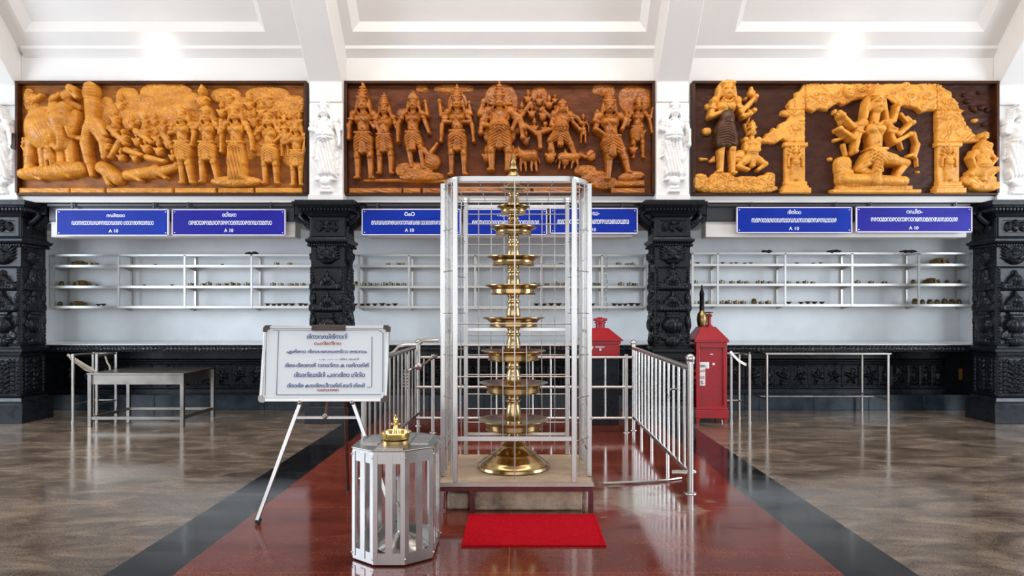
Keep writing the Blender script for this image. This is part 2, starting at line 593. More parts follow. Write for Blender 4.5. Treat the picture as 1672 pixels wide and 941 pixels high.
# ------------------------------------------------------------------ carving engine: figures raised from a panel as height fields
def vnoise(x, y, seed=0):
    xi, yi = np.floor(x).astype(int), np.floor(y).astype(int)
    xf, yf = x - xi, y - yi

    def h(a, b):
        n = (a * 374761393 + b * 668265263 + seed * 1442695) & 0x7fffffff
        n = ((n ^ (n >> 13)) * 1274126177) & 0x7fffffff
        return ((n ^ (n >> 16)) & 0xffff) / 65535.0
    u, v = xf * xf * (3 - 2 * xf), yf * yf * (3 - 2 * yf)
    return (h(xi, yi) * (1 - u) + h(xi + 1, yi) * u) * (1 - v) + (h(xi, yi + 1) * (1 - u) + h(xi + 1, yi + 1) * u) * v


def fbm(x, y, seed=0, o=3):
    r, a = 0, 0.5
    for k in range(o):
        r = r + a * vnoise(x * 2 ** k, y * 2 ** k, seed + k * 17)
        a *= 0.5
    return r


NEG = -1e3


class Carving:
    """u to the right, v upwards, heights out of the panel; all in the same unit"""

    def __init__(s, u0, u1, v0, v1, step):
        s.nu, s.nv = int(round((u1 - u0) / step)) + 1, int(round((v1 - v0) / step)) + 1
        s.us, s.vs = np.linspace(u0, u1, s.nu), np.linspace(v0, v1, s.nv)
        s.U, s.V = np.meshgrid(s.us, s.vs)
        s.H = np.zeros_like(s.U)
        s.own = np.zeros(s.U.shape, int)
        s.names = [('background', -1)]
        s.F = None
        s.k = 1.0

    def begin(s, name='carved_figure', mi=0, k=1.0):
        s.F = np.full(s.U.shape, NEG)
        s.k = k
        s.cur = (name, mi)

    def end(s, rough=0.0, rs=0.4):
        if rough:
            s.F = np.where(s.F > 0, s.F + rough * (fbm(s.U * rs, s.V * rs, len(s.names) * 7) - 0.45) * 2, s.F)
        m = s.F > s.H + 0.01
        s.names.append(s.cur)
        s.H = np.where(m, s.F, s.H)
        s.own[m] = len(s.names) - 1
        s.F = None

    def win(s, a, b, c, d):
        i0, i1 = np.searchsorted(s.us, a), np.searchsorted(s.us, b, 'right')
        j0, j1 = np.searchsorted(s.vs, c), np.searchsorted(s.vs, d, 'right')
        return slice(j0, j1), slice(i0, i1)

    def put(s, w, h, mask):
        f = s.F[w]
        k = s.k
        both = mask & (f > -100)
        hh = np.clip(0.5 + 0.5 * (h - f) / k, 0, 1)
        sm = f * (1 - hh) + h * hh + k * hh * (1 - hh)
        s.F[w] = np.where(both, sm, np.where(mask, h, f))

    def cap(s, p, q, r0, r1=None, d=0.0, fl=1.0):
        r1 = r0 if r1 is None else r1
        R = max(r0, r1)
        w = s.win(min(p[0], q[0]) - R, max(p[0], q[0]) + R, min(p[1], q[1]) - R, max(p[1], q[1]) + R)
        U, V = s.U[w], s.V[w]
        if U.size == 0:
            return s
        dx, dy = q[0] - p[0], q[1] - p[1]
        l2 = dx * dx + dy * dy + 1e-9
        t = np.clip(((U - p[0]) * dx + (V - p[1]) * dy) / l2, 0, 1)
        r = r0 + (r1 - r0) * t
        D = np.hypot(U - p[0] - t * dx, V - p[1] - t * dy)
        s.put(w, d + fl * np.sqrt(np.maximum(r * r - D * D, 0)), D < r)
        return s

    def ell(s, c, rx, ry, ang=0.0, d=0.0, hz=None, p=2.0):
        hz = min(rx, ry) if hz is None else hz
        R = max(rx, ry)
        w = s.win(c[0] - R, c[0] + R, c[1] - R, c[1] + R)
        U, V = s.U[w] - c[0], s.V[w] - c[1]
        if U.size == 0:
            return s
        ca, sa = math.cos(ang), math.sin(ang)
        a, b = (U * ca + V * sa) / rx, (-U * sa + V * ca) / ry
        q = np.abs(a) ** p + np.abs(b) ** p
        s.put(w, d + hz * np.sqrt(np.maximum(1 - q, 0)), q < 1)
        return s

    def poly(s, pts, d, bev=1.0):
        pts = [tuple(p) for p in pts]
        us, vs = [p[0] for p in pts], [p[1] for p in pts]
        w = s.win(min(us), max(us), min(vs), max(vs))
        U, V = s.U[w], s.V[w]
        if U.size == 0:
            return s
        ins = np.zeros(U.shape, bool)
        D = np.full(U.shape, 1e9)
        n = len(pts)
        for i in range(n):
            (x0, y0), (x1, y1) = pts[i], pts[(i + 1) % n]
            if y0 != y1:
                c = ((y0 > V) != (y1 > V)) & (U < (x1 - x0) * (V - y0) / (y1 - y0) + x0)
                ins ^= c
            dx, dy = x1 - x0, y1 - y0
            t = np.clip(((U - x0) * dx + (V - y0) * dy) / (dx * dx + dy * dy + 1e-9), 0, 1)
            D = np.minimum(D, np.hypot(U - x0 - t * dx, V - y0 - t * dy))
        e = np.clip(1 - D / max(bev, 1e-6), 0, 1)
        s.put(w, d - bev * e * e * 0.8, ins)
        return s

    def rect(s, u0, u1, v0, v1, d, bev=1.0):
        return s.poly([(u0, v0), (u1, v0), (u1, v1), (u0, v1)], d, bev)

    def cut(s, p, q, r, dep):
        w = s.win(min(p[0], q[0]) - 2.5 * r, max(p[0], q[0]) + 2.5 * r, min(p[1], q[1]) - 2.5 * r, max(p[1], q[1]) + 2.5 * r)
        U, V = s.U[w], s.V[w]
        if U.size == 0:
            return s
        dx, dy = q[0] - p[0], q[1] - p[1]
        t = np.clip(((U - p[0]) * dx + (V - p[1]) * dy) / (dx * dx + dy * dy + 1e-9), 0, 1)
        D = np.hypot(U - p[0] - t * dx, V - p[1] - t * dy)
        f = s.F[w]
        s.F[w] = np.where(f > 0, np.maximum(f - dep * np.exp(-(D / r) ** 2), 0.02), f)
        return s

    def path_cut(s, pts, r, dep):
        for a, b in zip(pts[:-1], pts[1:]):
            s.cut(a, b, r, dep)
        return s

    def folds(s, c, rx, ry, fr, amp, kx=0.0, ang=0.0):
        """chiselled folds: ripples across v, bowed with |u|"""
        w = s.win(c[0] - rx, c[0] + rx, c[1] - ry, c[1] + ry)
        U, V = s.U[w] - c[0], s.V[w] - c[1]
        if U.size == 0:
            return s
        q = (U / rx) ** 2 + (V / ry) ** 2
        ph = (V * math.cos(ang) + U * math.sin(ang) + kx * np.abs(U)) * fr
        tri = np.abs(((ph / (2 * PI)) % 1) - 0.5) * 4 - 1
        f = s.F[w]
        s.F[w] = np.where((f > 0) & (q < 1), f + amp * tri * np.clip(1.6 * (1 - q), 0, 1), f)
        return s

    def swirl(s, amp, sc, seed=0, box=None):
        """carved curls all over the current figure"""
        c, d = math.cos(.6), math.sin(.6)
        x, y = (s.U * c - s.V * d) * sc, (s.U * d + s.V * c) * sc
        wx = vnoise(x * .8 + 3.1, y * .8, seed + 5) + .5 * vnoise(x * 1.7, y * 1.7 + 7, seed + 6)
        wy = vnoise(x * .8, y * .8 + 9.3, seed + 8) + .5 * vnoise(x * 1.7 + 4, y * 1.7, seed + 9)
        a = vnoise(x * .7 + 1.6 * wx, y * .7 + 1.6 * wy, seed)
        b = np.sin(a * 20.0)
        b = np.sign(b) * np.abs(b) ** .6
        s.F = np.where(s.F > 0, np.maximum(s.F + amp * b, 0.05), s.F)
        return s

    def meshes(s, conv, parent, mats, scale_h=1.0, one=None):
        """one child mesh per carved figure, cut out of the common surface"""
        pts = conv(s.U.ravel(), s.V.ravel(), s.H.ravel() * scale_h)
        nv, nu = s.U.shape
        idx = np.arange(nu * nv).reshape(nv, nu)
        quads = np.stack([idx[:-1, :-1], idx[:-1, 1:], idx[1:, 1:], idx[1:, :-1]], -1).reshape(-1, 4)
        o4 = s.own.ravel()[quads]
        owner = o4.max(1).reshape(nv - 1, nu - 1)
        if one:
            pieces = [(one, 0, quads)]
        else:
            pieces = [(s.names[k][0], s.names[k][1], quads[sel]) for k, sel in split_regions(owner)]
        out = []
        for name, mi, q in pieces:
            used, inv = np.unique(q, return_inverse=True)
            out.append(grid_mesh(name, pts[used], inv.reshape(-1, 4), mats[mi], parent))
        return out


def split_regions(owner, small=26):
    """connected regions of equal owner; crumbs join the largest neighbour"""
    nv, nu = owner.shape
    flat = owner.ravel().tolist()
    lab = [-1] * (nv * nu)
    regs = []
    for st in range(nv * nu):
        if lab[st] >= 0:
            continue
        k = flat[st]
        n = len(regs)
        lab[st] = n
        cells = [st]
        i = 0
        nb = {}
        while i < len(cells):
            c = cells[i]
            i += 1
            r, q = divmod(c, nu)
            for d, ok in ((1, q < nu - 1), (-1, q > 0), (nu, r < nv - 1), (-nu, r > 0)):
                if ok:
                    if flat[c + d] == k:
                        if lab[c + d] < 0:
                            lab[c + d] = n
                            cells.append(c + d)
                    else:
                        nb[c + d] = 1
        regs.append([k, cells, nb])
    big = {i: list(r[1]) for i, r in enumerate(regs) if len(r[1]) >= small or r[0] == 0}
    ground = [i for i, r in enumerate(regs) if r[0] == 0]
    for i, r in enumerate(regs):
        if i in big:
            continue
        cand = [lab[c] for c in r[2] if lab[c] in big]
        if cand:
            big[max(set(cand), key=cand.count)] += r[1]
    if ground:                                     # the ground of the panel stays one piece
        g = ground[0]
        for i in ground[1:]:
            big[g] += big.pop(i)
    return [(regs[i][0], np.array(c)) for i, c in big.items()]


def grid_mesh(name, co, quads, m, parent):
    me = bpy.data.meshes.new(name)
    n, f = len(co), len(quads)
    if parent is not None:
        co = co - np.array(ORG[parent.name])
    me.vertices.add(n)
    me.vertices.foreach_set('co', np.ascontiguousarray(co, dtype=np.float32).ravel())
    me.loops.add(f * 4)
    me.loops.foreach_set('vertex_index', np.ascontiguousarray(quads, dtype=np.int32).ravel())
    me.polygons.add(f)
    me.polygons.foreach_set('loop_start', np.arange(0, f * 4, 4, dtype=np.int32))
    me.update(calc_edges=True)
    me.validate()
    me.shade_smooth()
    me.materials.append(m)
    return link(name, me, parent)


def human(R, x, y, h, name='carved_figure', mi=0, d=None, pel=(0, .5), chest=(0, .71), head=(0, .885), feet=((-.075, .02), (.085, .02)), knees=((-.075, .27), (.08, .27)),
          arms=(((-.17, .62), (-.15, .45)), ((.17, .62), (.15, .45))), crown=.13, skirt='short', hw=.118, fat=1.0, hair=0.0, ex=None, third=False, end=True, hs=1.12, am=1.0):
    """a carved standing, seated or striding figure; everything in fractions of its height h, origin between the feet"""
    d = h * 0.045 if d is None else d
    sgn = 1

    def p(a, dx=0, dy=0):
        return (x + (a[0] + dx) * h * sgn, y + (a[1] + dy) * h)
    R.begin(name, mi, k=h * 0.018)
    g = h * fat
    # legs
    for i, sg in enumerate((-1, 1)):
        hip = (pel[0] + sg * .05, pel[1] - .03)
        R.cap(p(hip), p(knees[i]), .062 * g, .043 * g, d)
        R.cap(p(knees[i]), p(feet[i]), .041 * g, .024 * g, d)
        R.ell(p(feet[i], sg * .012, -.005), .04 * g, .02 * g, 0, d)
        R.ell(p(knees[i]), .04 * g, .04 * g, 0, d + .012 * h)
    # torso
    R.ell(p(pel), .1 * g, .085 * g, 0, d, .075 * h)
    R.cap(p(pel, 0, .03), p(chest), .064 * g, .08 * g, d)
    R.ell(p(chest), .108 * g, .085 * g, 0, d, .085 * h)
    for sg in (-1, 1):
        R.ell(p(chest, sg * .045, -.005), .045 * g, .042 * g, 0, d + .05 * h, .05 * h)
    if fat > 1.15:
        R.ell(p(((pel[0] + chest[0]) / 2, (pel[1] + chest[1]) / 2 - .02)), .1 * g, .085 * g, 0, d + .04 * h)
    # drapery
    if skirt == 'short':
        R.ell(p(pel, 0, -.03), .115 * g, .1 * g, 0, d + .01 * h, .085 * h)
        for i, sg in enumerate((-1, 1)):
            mid = ((pel[0] + sg * .05 + knees[i][0]) / 2, (pel[1] - .03 + knees[i][1]) / 2)
            R.cap(p((pel[0] + sg * .05, pel[1] - .03)), p(mid), .07 * g, .06 * g, d + .008 * h)
        R.folds(p(pel, 0, -.05), .14 * g, .15 * g, 2 * PI / (.034 * h), .009 * h, .55)
        R.poly([p(pel, -.018, .03), p(pel, .018, .03), p(pel, .05, -.2), (x + pel[0] * h, y + (pel[1] - .22) * h), p(pel, -.05, -.2)], d + .088 * h, .02 * h)
        R.folds(p(pel, 0, -.1), .045 * g, .13 * g, 2 * PI / (.02 * h), .006 * h, .2, ang=1.45)
    elif skirt == 'long':
        R.poly([p(pel, -.1, .02), p(pel, .1, .02), p((pel[0], 0), .13, .05), p((pel[0], 0), -.11, .05)], d + .06 * h, .06 * h)
        R.folds(p((pel[0], .27)), .15 * g, .27 * g, 2 * PI / (.04 * h), .014 * h, 0.1, ang=1.35)
        R.folds(p(pel, 0, -.03), .13 * g, .08 * g, 2 * PI / (.03 * h), .008 * h, .5)
    R.cut(p(pel, -.1, .055), p(pel, .1, .055), .009 * h, .018 * h)
    if skirt != 'none':
        R.cap(p(pel, -.09, .04), p(pel, .09, .04), .016 * h, d=d + .065 * h)
    # arms
    allarms = list(arms) + list(ex or [])
    for i, (el, hd) in enumerate(allarms):
        sg = -1 if el[0] < chest[0] else 1
        sh = (chest[0] + sg * hw, chest[1] + .07)
        R.cap(p(sh), p(el), .036 * g * am, .028 * g * am, d + .01 * h)
        R.cap(p(el), p(hd), .028 * g * am, .019 * g * am, d + .03 * h)
        R.ell(p(hd), .026 * g, .026 * g, 0, d + .035 * h)
        R.ell(p(sh), .05 * g, .048 * g, 0, d + .01 * h)
        m = ((sh[0] * .5 + el[0] * .5), (sh[1] * .5 + el[1] * .5))
        R.cap(p(m, -.03, .006), p(m, .03, -.006), .011 * h, d=d + .04 * h)
    R.ell(p(((pel[0] * .55 + chest[0] * .45), pel[1] * .55 + chest[1] * .45)), .05 * g, .045 * g, 0, d + .03 * h)
    R.cut(p(((pel[0] * .6 + chest[0] * .4), pel[1] * .6 + chest[1] * .4)), p(((pel[0] * .6 + chest[0] * .4), pel[1] * .6 + chest[1] * .4 + .004)), .008 * h, .025 * h)
    # sash across the chest and necklace
    R.cut(p(chest, -.08, .06), p(chest, .06, -.09), .007 * h, .014 * h)
    for t in range(-3, 4):
        R.ell(p(chest, t * .017, .065 + .004 * t * t - .03), .012 * h, .012 * h, 0, d + .085 * h, .012 * h)
    # neck, head, face
    q = h * hs

    def e(dx, dy):
        return p(head, dx * hs, dy * hs)
    R.cap(p(chest, 0, .08), e(0, -.04), .035 * g, .032 * q, d + .02 * h)
    R.ell(e(0, 0), .052 * q, .064 * q, 0, d + .045 * h, .06 * q)
    R.cap(e(0, .012), e(0, -.012), .007 * q, .012 * q, d + .045 * h + .054 * q)
    for sg in (-1, 1):
        R.cut(e(sg * .016, .012), e(sg * .034, .013), .0065 * q, .017 * q)
        R.cap(e(sg * .012, .026), e(sg * .036, .026), .005 * q, d=d + .045 * h + .046 * q)
        R.ell(e(sg * .054, -.01), .014 * q, .034 * q, 0, d + .04 * h)
    R.cut(e(-.014, -.032), e(.014, -.032), .005 * q, .01 * q)
    if hair:
        for sg in (-1, 1):
            R.cap(e(sg * .056, .05), e(sg * .084, -.09), .022 * q, .016 * q, d + .02 * h)
        R.ell(e(0, .066), .066 * q, .034 * q, 0, d + .045 * h)
        R.cut(e(-.05, .042), e(.05, .042), .004 * q, .008 * q)
    if crown:
        cr = max(crown - .024, .02) / hs

        def ec(dx, t):
            return e(dx, .074 + t * cr)
        R.cap(ec(0, 0), ec(0, 1), .05 * q, .014 * q, d + .035 * h)
        for t in (.0, .3, .55, .8):
            wd = .056 * (1 - t) + .016 * t
            R.cap(ec(-wd, t), ec(wd, t), .011 * q, d=d + .035 * h + .036 * q * (1 - t * .5))
        R.ell(ec(0, 1.1), .014 * q, .022 * q, 0, d + .04 * h)
    if third:
        R.cut(e(0, .03), e(0, .045), .005 * q, .015 * q)
    if end:
        R.end(rough=.008 * h, rs=6.0 / h)


def quadruped(R, x, y, L, h, face=1, mi=0, d=6, neck=.9, name='carved_animal'):
    R.begin(name, mi, k=1.5)
    f = face
    R.ell((x, y + h * .62), L * .42, h * .24, 0, d, h * .22)
    R.ell((x - f * L * .28, y + h * .62), L * .2, h * .26, 0, d, h * .22)
    R.cap((x + f * L * .3, y + h * .68), (x + f * L * .5, y + h * neck), h * .2, h * .12, d)
    R.cap((x + f * L * .48, y + h * neck), (x + f * L * .68, y + h * (neck - .14)), h * .12, h * .07, d + 2)
    R.cap((x + f * L * .46, y + h * (neck + .08)), (x + f * L * .44, y + h * (neck + .2)), h * .04, h * .015, d + 2)
    for a, b in ((.3, .36), (.2, .12), (-.32, -.38), (-.22, -.16)):
        R.cap((x + f * L * a, y + h * .5), (x + f * L * b, y + h * .25), h * .1, h * .06, d)
        R.cap((x + f * L * b, y + h * .25), (x + f * L * (b - .02), y + h * .04), h * .06, h * .045, d)
    R.cap((x - f * L * .42, y + h * .7), (x - f * L * .55, y + h * .35), h * .04, h * .03, d)
    R.folds((x + f * L * .38, y + h * .8), L * .16, h * .22, 2 * PI / (h * .07), .5, .3)
    R.cut((x + f * L * .54, y + h * (neck + .02)), (x + f * L * .56, y + h * (neck + .02)), .8, 2)
    R.end(rough=.5, rs=.3)


def elephant(R, x, y, w, h, mi=0, d=7):
    """seen three-quarter from the front, head low to the right, trunk curled down"""
    R.begin('carved_elephant', mi, k=2.0)
    R.ell((x - w * .12, y + h * .64), w * .36, h * .33, .1, d, h * .2)
    for a, b, hh in ((-.38, -.43, .5), (-.2, -.16, .5), (.1, .13, .45), (.27, .31, .45)):
        R.cap((x + w * a, y + h * hh), (x + w * b, y + h * .07), w * .1, w * .075, d)
        R.ell((x + w * b, y + h * .05), w * .09, h * .045, 0, d + 1)
        R.cut((x + w * (b - .09), y + h * .12), (x + w * (b + .09), y + h * .12), .8, 1.2)
    R.ell((x + w * .16, y + h * .76), w * .2, h * .22, 0, d + 6, h * .17)
    R.ell((x + w * .1, y + h * .9), w * .1, h * .1, 0, d + 9, h * .1)
    R.ell((x + w * .24, y + h * .9), w * .1, h * .1, 0, d + 9, h * .1)
    R.ell((x - w * .1, y + h * .68), w * .13, h * .21, .25, d + 10, 5)       # ears
    R.ell((x + w * .37, y + h * .7), w * .09, h * .2, -.25, d + 8, 5)
    R.folds((x - w * .1, y + h * .66), w * .12, h * .2, 2 * PI / 4.2, .7, .4, ang=1.2)
    pts = [(.17, .74), (.19, .6), (.22, .46), (.2, .36), (.13, .33), (.08, .38)]
    rr = [.1, .085, .07, .06, .05, .04]
    for i in range(len(pts) - 1):
        a, b = pts[i], pts[i + 1]
        R.cap((x + w * a[0], y + h * a[1]), (x + w * b[0], y + h * b[1]), w * rr[i], w * rr[i + 1], d + 14 - i)
    R.folds((x + w * .2, y + h * .52), w * .1, h * .2, 2 * PI / 3, .45)
    for sg in (0.02, 0.33):
        R.cap((x + w * sg, y + h * .62), (x + w * (sg + .05), y + h * .48), w * .03, w * .012, d + 16)
    for sg in (.08, .27):
        R.cut((x + w * sg, y + h * .8), (x + w * (sg + .02), y + h * .8), 1.0, 3)
    R.cap((x - w * .32, y + h * .84), (x + w * .0, y + h * .9), 2.6, 2.6, d + 12)
    R.end(rough=.6, rs=.2)


def bust(R, x, y, s, mi=0, d=8, name='carved_head', crown=True):
    """small crowding figure: head, shoulders and folded arms"""
    R.begin(name, mi, k=s * .06)
    R.ell((x, y), s * .42, s * .5, 0, d, s * .4)
    R.ell((x, y + s * .75), s * .25, s * .3, 0, d + s * .15, s * .3)
    R.cap((x - s * .4, y + s * .25), (x - s * .1, y - s * .15), s * .14, s * .1, d + s * .25)
    R.cap((x + s * .4, y + s * .25), (x + s * .12, y - s * .1), s * .14, s * .1, d + s * .25)
    for sg in (-1, 1):
        R.cut((x + sg * s * .06, y + s * .79), (x + sg * s * .14, y + s * .8), s * .035, s * .12)
    R.cut((x - s * .06, y + s * .6), (x + s * .06, y + s * .6), s * .03, s * .1)
    if crown:
        R.cap((x, y + s * .95), (x, y + s * 1.3), s * .24, s * .07, d + s * .12)
        R.cut((x - s * .22, y + s * 1.0), (x + s * .22, y + s * 1.0), s * .03, s * .1)
    else:
        R.ell((x, y + s * .95), s * .28, s * .16, 0, d + s * .12)
    R.folds((x, y - s * .1), s * .4, s * .4, 2 * PI / (s * .16), s * .03, .5)
    R.end(rough=.05 * s, rs=3 / s)


def lumps(R, pts, name, mi=0, d=3, hz=4, sw=0.5, sc=.16, seed=1, k=1.5, bev=2.5):
    """a rock, cloud or foliage mass: outline with lumps along it and curls on it"""
    R.begin(name, mi, k=k)
    for (a, b, rx, ry) in pts:
        R.ell((a, b), rx, ry, 0, d, hz, p=2.6)
    R.swirl(sw, sc, seed)
    R.end(rough=.8, rs=.12)


def relief_panel(label, x0, x1, fill, mats, group, frame_px=6):
    """a framed carved wooden panel between picture columns x0 and x1, set in the upper wall"""
    X0, X1 = X(x0, YW), X(x1, YW)
    px = (X1 - X0) / (x1 - x0)               # metres to one carving unit
    H = (ZT - ZS1) / px
    W = x1 - x0
    t = thing('carved_relief_panel', label, 'wood carving', ((X0 + X1) / 2, YW - 0.02, ZS1), group)
    R = Carving(0, W, 0, H, 0.72)
    R.H += 1.2 * fbm(R.U * .07, R.V * .11, 3, 4)
    fill(R, W, H)
    y0 = YW - 0.035

    def conv(u, v, h):
        return np.stack([X0 + u * px, y0 - h * px, ZS1 + v * px], -1)
    R.meshes(conv, t, mats, scale_h=1.12)
    MB().b2(X0, X1, YW - 0.03, YW - 0.005, ZS1 + 0.002, ZT).build('backing_board', M['wood_frame'], t)
    fr = 0.035
    fd = 0.13
    a = MB()
    a.b2(X0, X1, YW - fd, YW - 0.005, ZT - fr, ZT)
    a.b2(X0, X1, YW - fd * .8, YW - 0.005, ZS1 + 0.002, ZS1 + fr * .8)
    a.b2(X0, X0 + fr, YW - fd, YW - 0.005, ZS1 + fr * .8, ZT - fr)
    a.b2(X1 - fr, X1, YW - fd, YW - 0.005, ZS1 + fr * .8, ZT - fr)
    a.build('frame', M['wood_frame'], t, bevel=0.004)
    return t


def base_blocks(R, W, spans, mi, d=9, v0=3, v1=12):
    for (a, b) in spans:
        R.begin('carved_base', mi, k=.5)
        R.rect(a, b, v0, v1, d, 2)
        R.folds(((a + b) / 2, (v0 + v1) / 2), (b - a) * .5, 4, 2 * PI / 5, .4, ang=.2)
        R.end(rough=.7, rs=.2)


def fill_left(R, W, H):
    ox, yb = 36, 322.0

    def q(px, py):
        return (px - ox, yb - py)
    B, L_ = 1, 0
    # hill and tree masses behind
    lumps(R, [q(275, 155) + (42, 16), q(300, 175) + (42, 22), q(262, 180) + (34, 26), q(310, 205) + (36, 30), q(270, 215) + (36, 26), q(238, 165) + (14, 8)], 'carved_hill', L_, 2.5, 5, .45, .13, 5)
    lumps(R, [q(212, 165) + (18, 20), q(218, 190) + (16, 26), q(200, 185) + (18, 14), q(178, 185) + (12, 24)], 'carved_foliage', L_, 2, 4, .5, .2, 9)
    lumps(R, [q(372, 160) + (24, 12), q(392, 178) + (26, 16), q(440, 160) + (36, 14), q(455, 180) + (34, 16), q(410, 195) + (30, 16), q(470, 190) + (24, 20), q(484, 175) + (18, 16)], 'carved_foliage', L_, 3, 5, .8, .2, 13)
    lumps(R, [q(440, 230) + (34, 30), q(480, 235) + (22, 40), q(400, 235) + (26, 30), q(360, 220) + (20, 26)], 'carved_hill', L_, 1.5, 4, .5, .15, 21)
    lumps(R, [q(52, 165) + (8, 18), q(60, 175) + (7, 20)], 'carved_foliage', L_, 2, 3, .8, .25, 23)
    base_blocks(R, W, [(5, 86), (88, 142), (146, 252), (256, 322), (326, 382), (386, 462)], L_)
    # flying birds and riders at the top
    for (a, b, s) in ((68, 165, 9), (97, 164, 10)):
        R.begin('carved_bird', L_, k=1)
        c = q(a, b)
        R.ell(c, s * 1.0, s * .55, .5, 6, s * .6)
        R.ell((c[0] + s * .9, c[1] + s * .5), s * .4, s * .4, 0, 8)
        R.cap((c[0] - s * .3, c[1]), (c[0] - s * 1.2, c[1] - s * 1.4), s * .45, s * .1, 5)
        R.folds((c[0] - s * .7, c[1] - s * .6), s, s, 2 * PI / 2.6, .5, ang=.8)
        R.end(.3)
    R.begin('carved_animal', L_, k=1.2)      # a horse head above the elephant
    R.cap(q(118, 162), q(128, 152), 9, 7, 7)
    R.cap(q(124, 150), q(134, 164), 6.5, 4, 9)
    R.cap(q(122, 176), q(137, 180), 9, 5, 5)
    R.folds(q(116, 164), 9, 14, 2 * PI / 3, .7, .5)
    R.cut(q(128, 156), q(130, 157), 1, 2.5)
    R.end(.5)
    elephant(R, q(97, 0)[0], 36, 94, 112, L_, 7)
    human(R, q(57, 0)[0], 39, 66, arms=(((-.15, .6), (-.1, .5)), ((.2, .62), (.24, .75))), crown=.05, skirt='short', d=8)
    human(R, q(96, 0)[0], 39, 50, arms=(((-.2, .66), (-.1, .8)), ((.2, .66), (.1, .8))), crown=.06, d=18, fat=1.2)
    # tall pillar-like demon with a raised crown and a beast at its feet
    R.begin('carved_figure', L_, k=1.5)
    R.cap(q(160, 205), q(157, 150), 10, 11, 8)
    R.ell(q(157, 158), 12, 15, 0, 10, 10)
    for t in range(5):
        R.cut(q(146, 148 + t * 5), q(169, 150 + t * 5), .9, 2.2)
    R.cap(q(160, 215), q(163, 175), 9, 8, 12)
    R.ell(q(163, 208), 13, 12, 0, 12, 9)
    R.cap(q(156, 214), q(150, 240), 8, 7, 12)
    R.cap(q(150, 240), q(155, 270), 7, 5, 12)
    R.cap(q(155, 270), q(160, 290), 5, 4, 10)
    R.cap(q(168, 216), q(178, 235), 9, 7, 12)
    R.cap(q(178, 235), q(181, 262), 6, 4.5, 12)
    R.cap(q(150, 232), q(133, 230), 4.5, 3, 13)
    R.cap(q(172, 205), q(184, 225), 5, 3.5, 14)
    R.folds(q(160, 220), 18, 14, 2 * PI / 3.4, .8, .5)
    R.end(.6)
    # reclining bodies along the foot
    for (a, b, c, dd, r0, r1) in ((48, 288, 110, 284, 9, 14), (110, 282, 140, 280, 15, 11), (176, 278, 200, 296, 11, 10), (215, 290, 262, 284, 8, 10), (262, 286, 296, 276, 9, 6)):
        R.begin('carved_reclining_figure', L_, k=2)
        R.cap(q(a, b), q(c, dd), r0, r1, 7)
        R.ell(q(c, dd - 3), r1 * .8, r1 * .8, 0, 9)
        R.cap(q(a, b - 2), q((a + c) / 2, max(b, dd) + 9), r0 * .5, r0 * .3, 12)
        R.folds(q((a + c) / 2, (b + dd) / 2), abs(c - a) * .6, 12, 2 * PI / 5, .7, .3, ang=1.0)
        R.end(.7)
    # battle crowd in the middle
    random.seed(3)
    spots = [(195, 200, 15), (205, 178, 14), (196, 222, 15), (212, 232, 14), (222, 210, 13), (232, 236, 15), (246, 222, 14), (248, 248, 15), (262, 232, 14), (275, 214, 13), (268, 252, 15),
             (284, 242, 14), (228, 262, 14), (206, 262, 13), (290, 262, 12), (185, 245, 13), (244, 205, 12), (260, 205, 11)]
    for i, (a, b, s) in enumerate(spots):
        bust(R, *q(a, b), s, L_, 6 + (i % 4) * 1.5, crown=(i % 3 != 0))
    for (a, b, c, dd) in ((190, 215, 214, 240), (216, 250, 240, 258), (250, 262, 276, 268), (232, 220, 256, 238), (276, 226, 290, 246), (205, 238, 190, 262)):
        R.begin('carved_limb', L_, k=1)
        R.cap(q(a, b), q(c, dd), 5, 3.2, 12)
        R.ell(q(c, dd), 4, 3.5, 0, 13)
        R.cut(q(a, b), q(c, dd), .6, .8)
        R.end(.4)
    # the row of standing figures to the right
    human(R, q(308, 0)[0], 18, 122, pel=(.0, .5), chest=(-.01, .7), head=(.0, .85), arms=(((-.16, .66), (.02, .7)), ((.16, .66), (.12, .5))), crown=.06, d=12, hair=1, skirt='short', knees=((-.03, .26), (.06, .26)), feet=((-.02, .02), (.1, .02)))
    bust(R, *q(337, 172), 20, L_, 9)
    human(R, q(346, 0)[0], 20, 118, arms=(((-.19, .68), (-.16, .8)), ((.2, .66), (.2, .42))), crown=.08, d=10, hair=1, feet=((-.08, .02), (.12, .06)))
    human(R, q(393, 0)[0], 16, 124, arms=(((-.2, .66), (-.18, .82)), ((.2, .62), (.22, .45))), crown=.07, d=12, hair=1, skirt='long')
    R.begin('carved_base', L_, k=1)
    R.ell(q(392, 300), 42, 9, 0, 9, 6)
    R.swirl(.4, .15, 4)
    R.end(.5)
    human(R, q(446, 0)[0], 18, 112, arms=(((-.19, .7), (-.1, .8)), ((.18, .68), (.08, .6))), crown=.06, d=10, hair=1)
    human(R, q(490, 0)[0], 15, 102, arms=(((-.16, .66), (-.05, .7)), ((.14, .66), (.1, .48))), crown=.05, d=11, hair=1, skirt='short', knees=((-.06, .26), (.06, .26)), feet=((-.06, .02), (.06, .02)))
    human(R, q(470, 0)[0], 62, 64, crown=.08, d=9, skirt='short')
    for (a, b, s) in ((368, 190, 15), (420, 205, 17), (432, 190, 14), (460, 205, 14), (478, 208, 15), (412, 178, 15), (445, 175, 14), (380, 168, 13), (425, 228, 13), (493, 205, 13), (357, 210, 12)):
        bust(R, *q(a, b), s, L_, 7)


